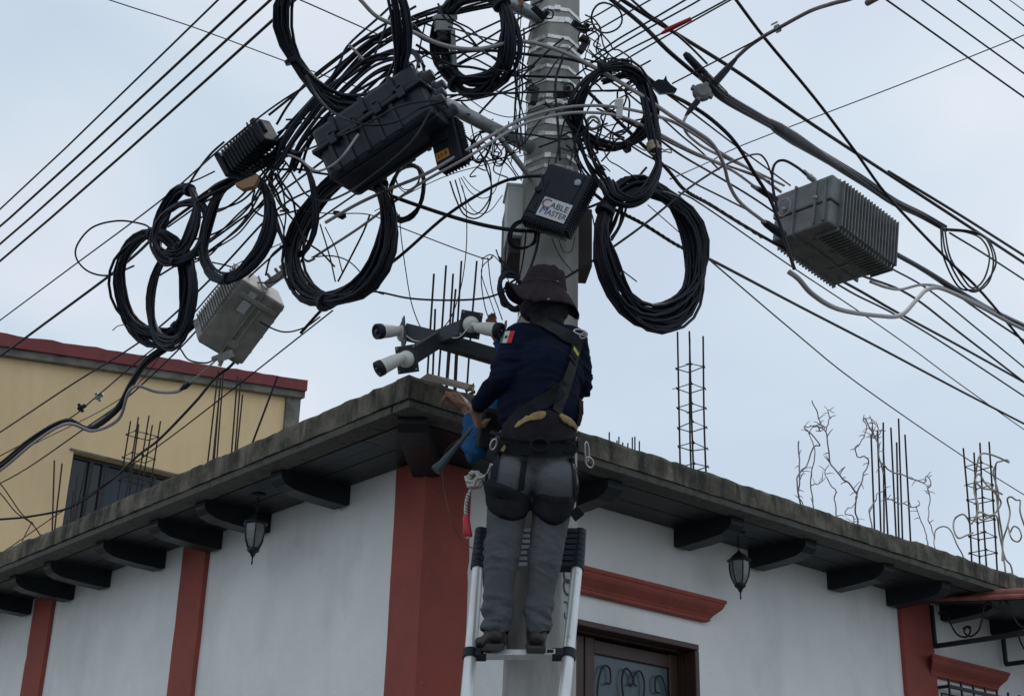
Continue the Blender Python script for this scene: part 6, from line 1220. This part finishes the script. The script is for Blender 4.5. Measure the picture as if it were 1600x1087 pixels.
# shoulder flag patch: three vertical bands
def patch(poly, m3, name, off=.004, rot=True):
    A_, B__, C_, D_ = [Vector((x, y, 0)) for x, y in poly]; b = MB(); n = 12; vs = []
    for i in range(n+1):
        for j in range(n+1):
            u, v = i/n, j/n; p = (A_*(1-u)+B__*u)*(1-v)+(D_*(1-u)+C_*u)*v; vs.append(onb(p.x, p.y, off)[0])
    b.v = [Vector(v) for v in vs]
    for i in range(n):
        for j in range(n): b.f.append([i*(n+1)+j, (i+1)*(n+1)+j, (i+1)*(n+1)+j+1, i*(n+1)+j+1]); b.mi.append(min(2, i*3//n)); b.sm.append(True)
    o = b.obj(name, m3, man, recalc=False); md = o.modifiers.new('t', 'SOLIDIFY'); md.thickness = .003; md.offset = 0; return o
patch([(784, 519), (805, 518), (799, 537), (779, 537)], [M_flagg, M_flagw, M_flagr], 'flag_patch', off=.005)
h, nn_ = onb(792, 527, .008); b = MB(); b.lathe(h, nn_, [(.0075, -.002), (.0085, .001), (.004, .0015)], 10); b.obj('flag_emblem', mat('flag_emblem_brown', (.06, .06, .03), .8), man)
# pouch hanging at the right hip
b = MB(); fp = frame(38); c = PX((901, 802, 6.2)); obb(b, c, fp, 0, 0, 0, .055, .05, .02); b.tube([c+UP*.03, c+UP*.09+RT*.0], .004, 5); b.obj('tool_pouch', M_web, man, bevel=.006)
# ------------------------------------------------------------------ rope with red handle
rp_ = thing('rope', PX((742, 750, 6.35)), 'knotted white rope with a red handle hanging at the hip of the worker', 'rope')
b = MB(); c = PX((741, 749, 6.33)); rr = random.Random(4)
for k in range(9):
    th0 = rr.uniform(0, 6.28); ax1 = Vector((rr.uniform(-1, 1), rr.uniform(-.6, .6), rr.uniform(-1, 1))).normalized(); ax2 = ax1.cross(Vector((rr.uniform(-1, 1), 1, rr.uniform(-1, 1)))).normalized()
    b.tube([c+Vector((rr.uniform(-.012, .012), 0, rr.uniform(-.012, .012)))+ax1*.03*math.cos(th0+q)+ax2*.034*math.sin(th0+q) for q in [i*.42 for i in range(13)]], .0095, 8)
b.obj('knot', M_rope, rp_)
b = MB(); b.tube(spline([c+RT*.0, PX((760, 742, 6.28)), PX((768, 725, 6.22))], 5), .008, 7); b.tube(spline([PX((737, 760, 6.33)), PX((731, 775, 6.33)), PX((728, 792, 6.33)), PX((728, 808, 6.33))], 6), .0095, 8); b.obj('strand', M_rope, rp_)
b = MB()
for k in range(9): q = PX((733-k*.5, 764+k*5, 6.322)); b.tube([q-RT*.009+UP*.004, q+RT*.009-UP*.006], .0025, 4)
b.obj('dark_fleck', M_iron, rp_)
b = MB(); ax = (PX((731, 838, 6.33))-PX((728, 805, 6.33))).normalized(); b.lathe(PX((728, 805, 6.33)), ax, [(.013, 0), (.017, .012), (.02, .07), (.022, .1), (.018, .105)], 14); b.obj('red_handle', M_redp, rp_)
b = MB(); b.lathe(PX((730.5, 834, 6.33)), ax, [(.015, 0), (.015, .014), (.008, .02)], 12); b.obj('end_stop', M_white, rp_)
# hand tool and its lead
b = MB(); p, q = PX((738, 668, 6.42)), PX((681, 735, 6.4)); b.tube([p, p.lerp(q, .1), p.lerp(q, .5), p.lerp(q, .85), p.lerp(q, .97), q], [.008, .010, .0135, .02, .028, .027], 12); T(b.obj('hand_tool', M_tool), 'blue grey tapered hand tool held under the worker\'s left hand', 'tool')
W([(742, 675, 6.4), (705, 695, 6.5), (692, 720, 6.6), (695, 770, 6.6), (705, 810, 6.5), (722, 845, 6.5), (750, 862, 6.4)], 1.6, 'thin brown cord hanging in a loop in front of the corner pillar', mat('brown_cord', (.06, .03, .02), .7))
# ------------------------------------------------------------------ second worker, mostly hidden behind the first
Y2 = 6.78
man2 = thing('person', J(795, 1000, 6.9), 'person in blue sleeves behind the first worker, one hand on the roof corner', 'person')
sL, sR = J(800, 585, Y2), J(845, 578, Y2+.05); eL, wL = J(741, 704, 6.72), J(733, 645, 6.86); eR, wR = J(800, 560, 6.62), J(778, 528, 6.6)
kn2a, kn2b, an2a, an2b, hp2 = J(788, 870, 6.75), J(772, 868, 6.80), J(780, 985, 6.78), J(775, 985, 6.86), J(812, 730, 6.78)
bd = [('c', J(812, 640, Y2), .10, hp2, .11), ('c', sL, .06, sR, .06), ('c', sL, .05, eL, .042), ('c', eL, .04, wL, .028), ('c', sR, .05, eR, .04), ('c', eR, .038, wR, .028), ('c', J(838, 575, Y2), .05, J(846, 530, Y2), .048),
      ('e', J(852, 500, Y2-.0), (.072, .09, .108)), ('c', hp2+Vector((-.02, 0, 0)), .08, kn2a, .055), ('c', kn2a, .053, an2a, .04), ('c', hp2, .08, kn2b, .055), ('c', kn2b, .053, an2b, .04), ('c', an2a, .038, an2a+Vector((0, -.05, -.05)), .032), ('c', an2b, .038, an2b+Vector((0, .1, -.05)), .032)]
bd += hand(wL, J(711, 602, 6.93)-wL, Vector((-.75, .35, -.55)), Vector((-.2, -.5, -.8)), (38, 42, 44, 46), 1.32, (.6, .3))
bd += hand(wR, J(768, 508, 6.62)-wR, Vector((.1, -.9, .1)), Vector((1, 0, 0)), (26, 30, 30, 34), .9)
hp = J(852, 500, Y2-.0)
bd += [('c', hp+Vector((0, -.088, .0)), .012, hp+Vector((0, -.1, -.025)), .014), ('e', hp+Vector((.072, 0, -.01)), (.01, .018, .028)), ('e', hp+Vector((-.072, 0, -.01)), (.01, .018, .028)), ('c', hp+Vector((-.02, -.082, -.055)), .008, hp+Vector((.02, -.082, -.055)), .008)]
vs, fs, nr = blob(bd, .006, 3); solid('body', vs, fs, M_skin, man2)
for sx in (-1, 1):
    b = MB(); b.add(*ico(hp+Vector((sx*.028, -.08, .012)), .010, 2)); b.obj('eye', MATS['eye_white'], man2)
vs, fs, nr = blob([('e', hp+Vector((0, .01, .03)), (.08, .094, .095)), ('e', hp+Vector((0, .03, -.02)), (.076, .075, .08))], .009, 2)
hv, hf, hn = cut(vs, fs, nr, lambda c: c.z > hp.z+.035 or c.y > hp.y+.0); solid('hair', hv, hf, M_hair, man2, .004)
bs = [('c', J(812, 640, Y2), .13, hp2+Z1*.06, .13), ('c', sL, .078, sR, .078), ('c', sL, .072, eL, .062), ('c', eL, .060, wL.lerp(eL, .16), .042), ('c', sR, .07, eR, .056), ('c', eR, .052, wR.lerp(eR, .12), .04), ('c', J(812, 640, Y2), .14, J(822, 592, Y2), .12)]
vs, fs, nr = blob(bs, .009, 4); vs = fold(vs, nr, .013, 17, 11, ((eL, .2, 1.2), (eR, .15, 1)))
bv, bf, bn_ = cut(vs, fs, nr, lambda c: (c-wL).length > .05 and (c-wR).length > .04); solid('blue_shirt', bv, bf, M_blue, man2, .004)
vs, fs, nr = blob([('c', hp2+Z1*.08, .12, hp2, .13), ('c', hp2+Vector((-.02, 0, 0)), .1, kn2a, .068), ('c', kn2a, .066, an2a, .052), ('c', hp2, .1, kn2b, .068), ('c', kn2b, .066, an2b, .052)], .01, 3); vs = fold(vs, nr, .012, 15, 2, ((kn2a, .2, 1),)); solid('trousers', vs, fs, mat('dark_blue_trousers', (.02, .025, .04), .9, var=.2, scale=9), man2)
for an in (an2a, an2b):
    s1 = -1 if an is an2a else 1; vs, fs, nr = blob([('c', an+Z1*.02, .045, an-Z1*.045, .045), ('c', an-Z1*.045, .044, an+Vector((0, s1*.1, -.06)), .036)], .008, 2); solid('boot', vs, fs, M_boot, man2)
# dark tool bag at the second worker's side
b = MB(); c = PX((768, 668, 6.62)); fq = frame(-8, 15, 0); obb(b, c, fq, 0, 0, 0, .13, .2, .08); obb(b, c, fq, 0, .06, .045, .12, .06, .02)
T(b.obj('tool_bag', M_olive, bevel=.02), 'dark olive tool bag between the two workers', 'bag')
b = MB(); c = un(733, 607, z=ZT+.05); 
for i in range(4): b.box(c+Vector((rnd.uniform(-.03, .03), rnd.uniform(-.03, .03), rnd.uniform(-.02, .02))), frame(rnd.uniform(0, 90))[0], frame(20)[2], frame(rnd.uniform(0, 90))[1], .04, .012, .02)
T(b.obj('loose_scraps', M_yelp), 'small yellowish scraps on the roof edge beside the hand', 'scraps')
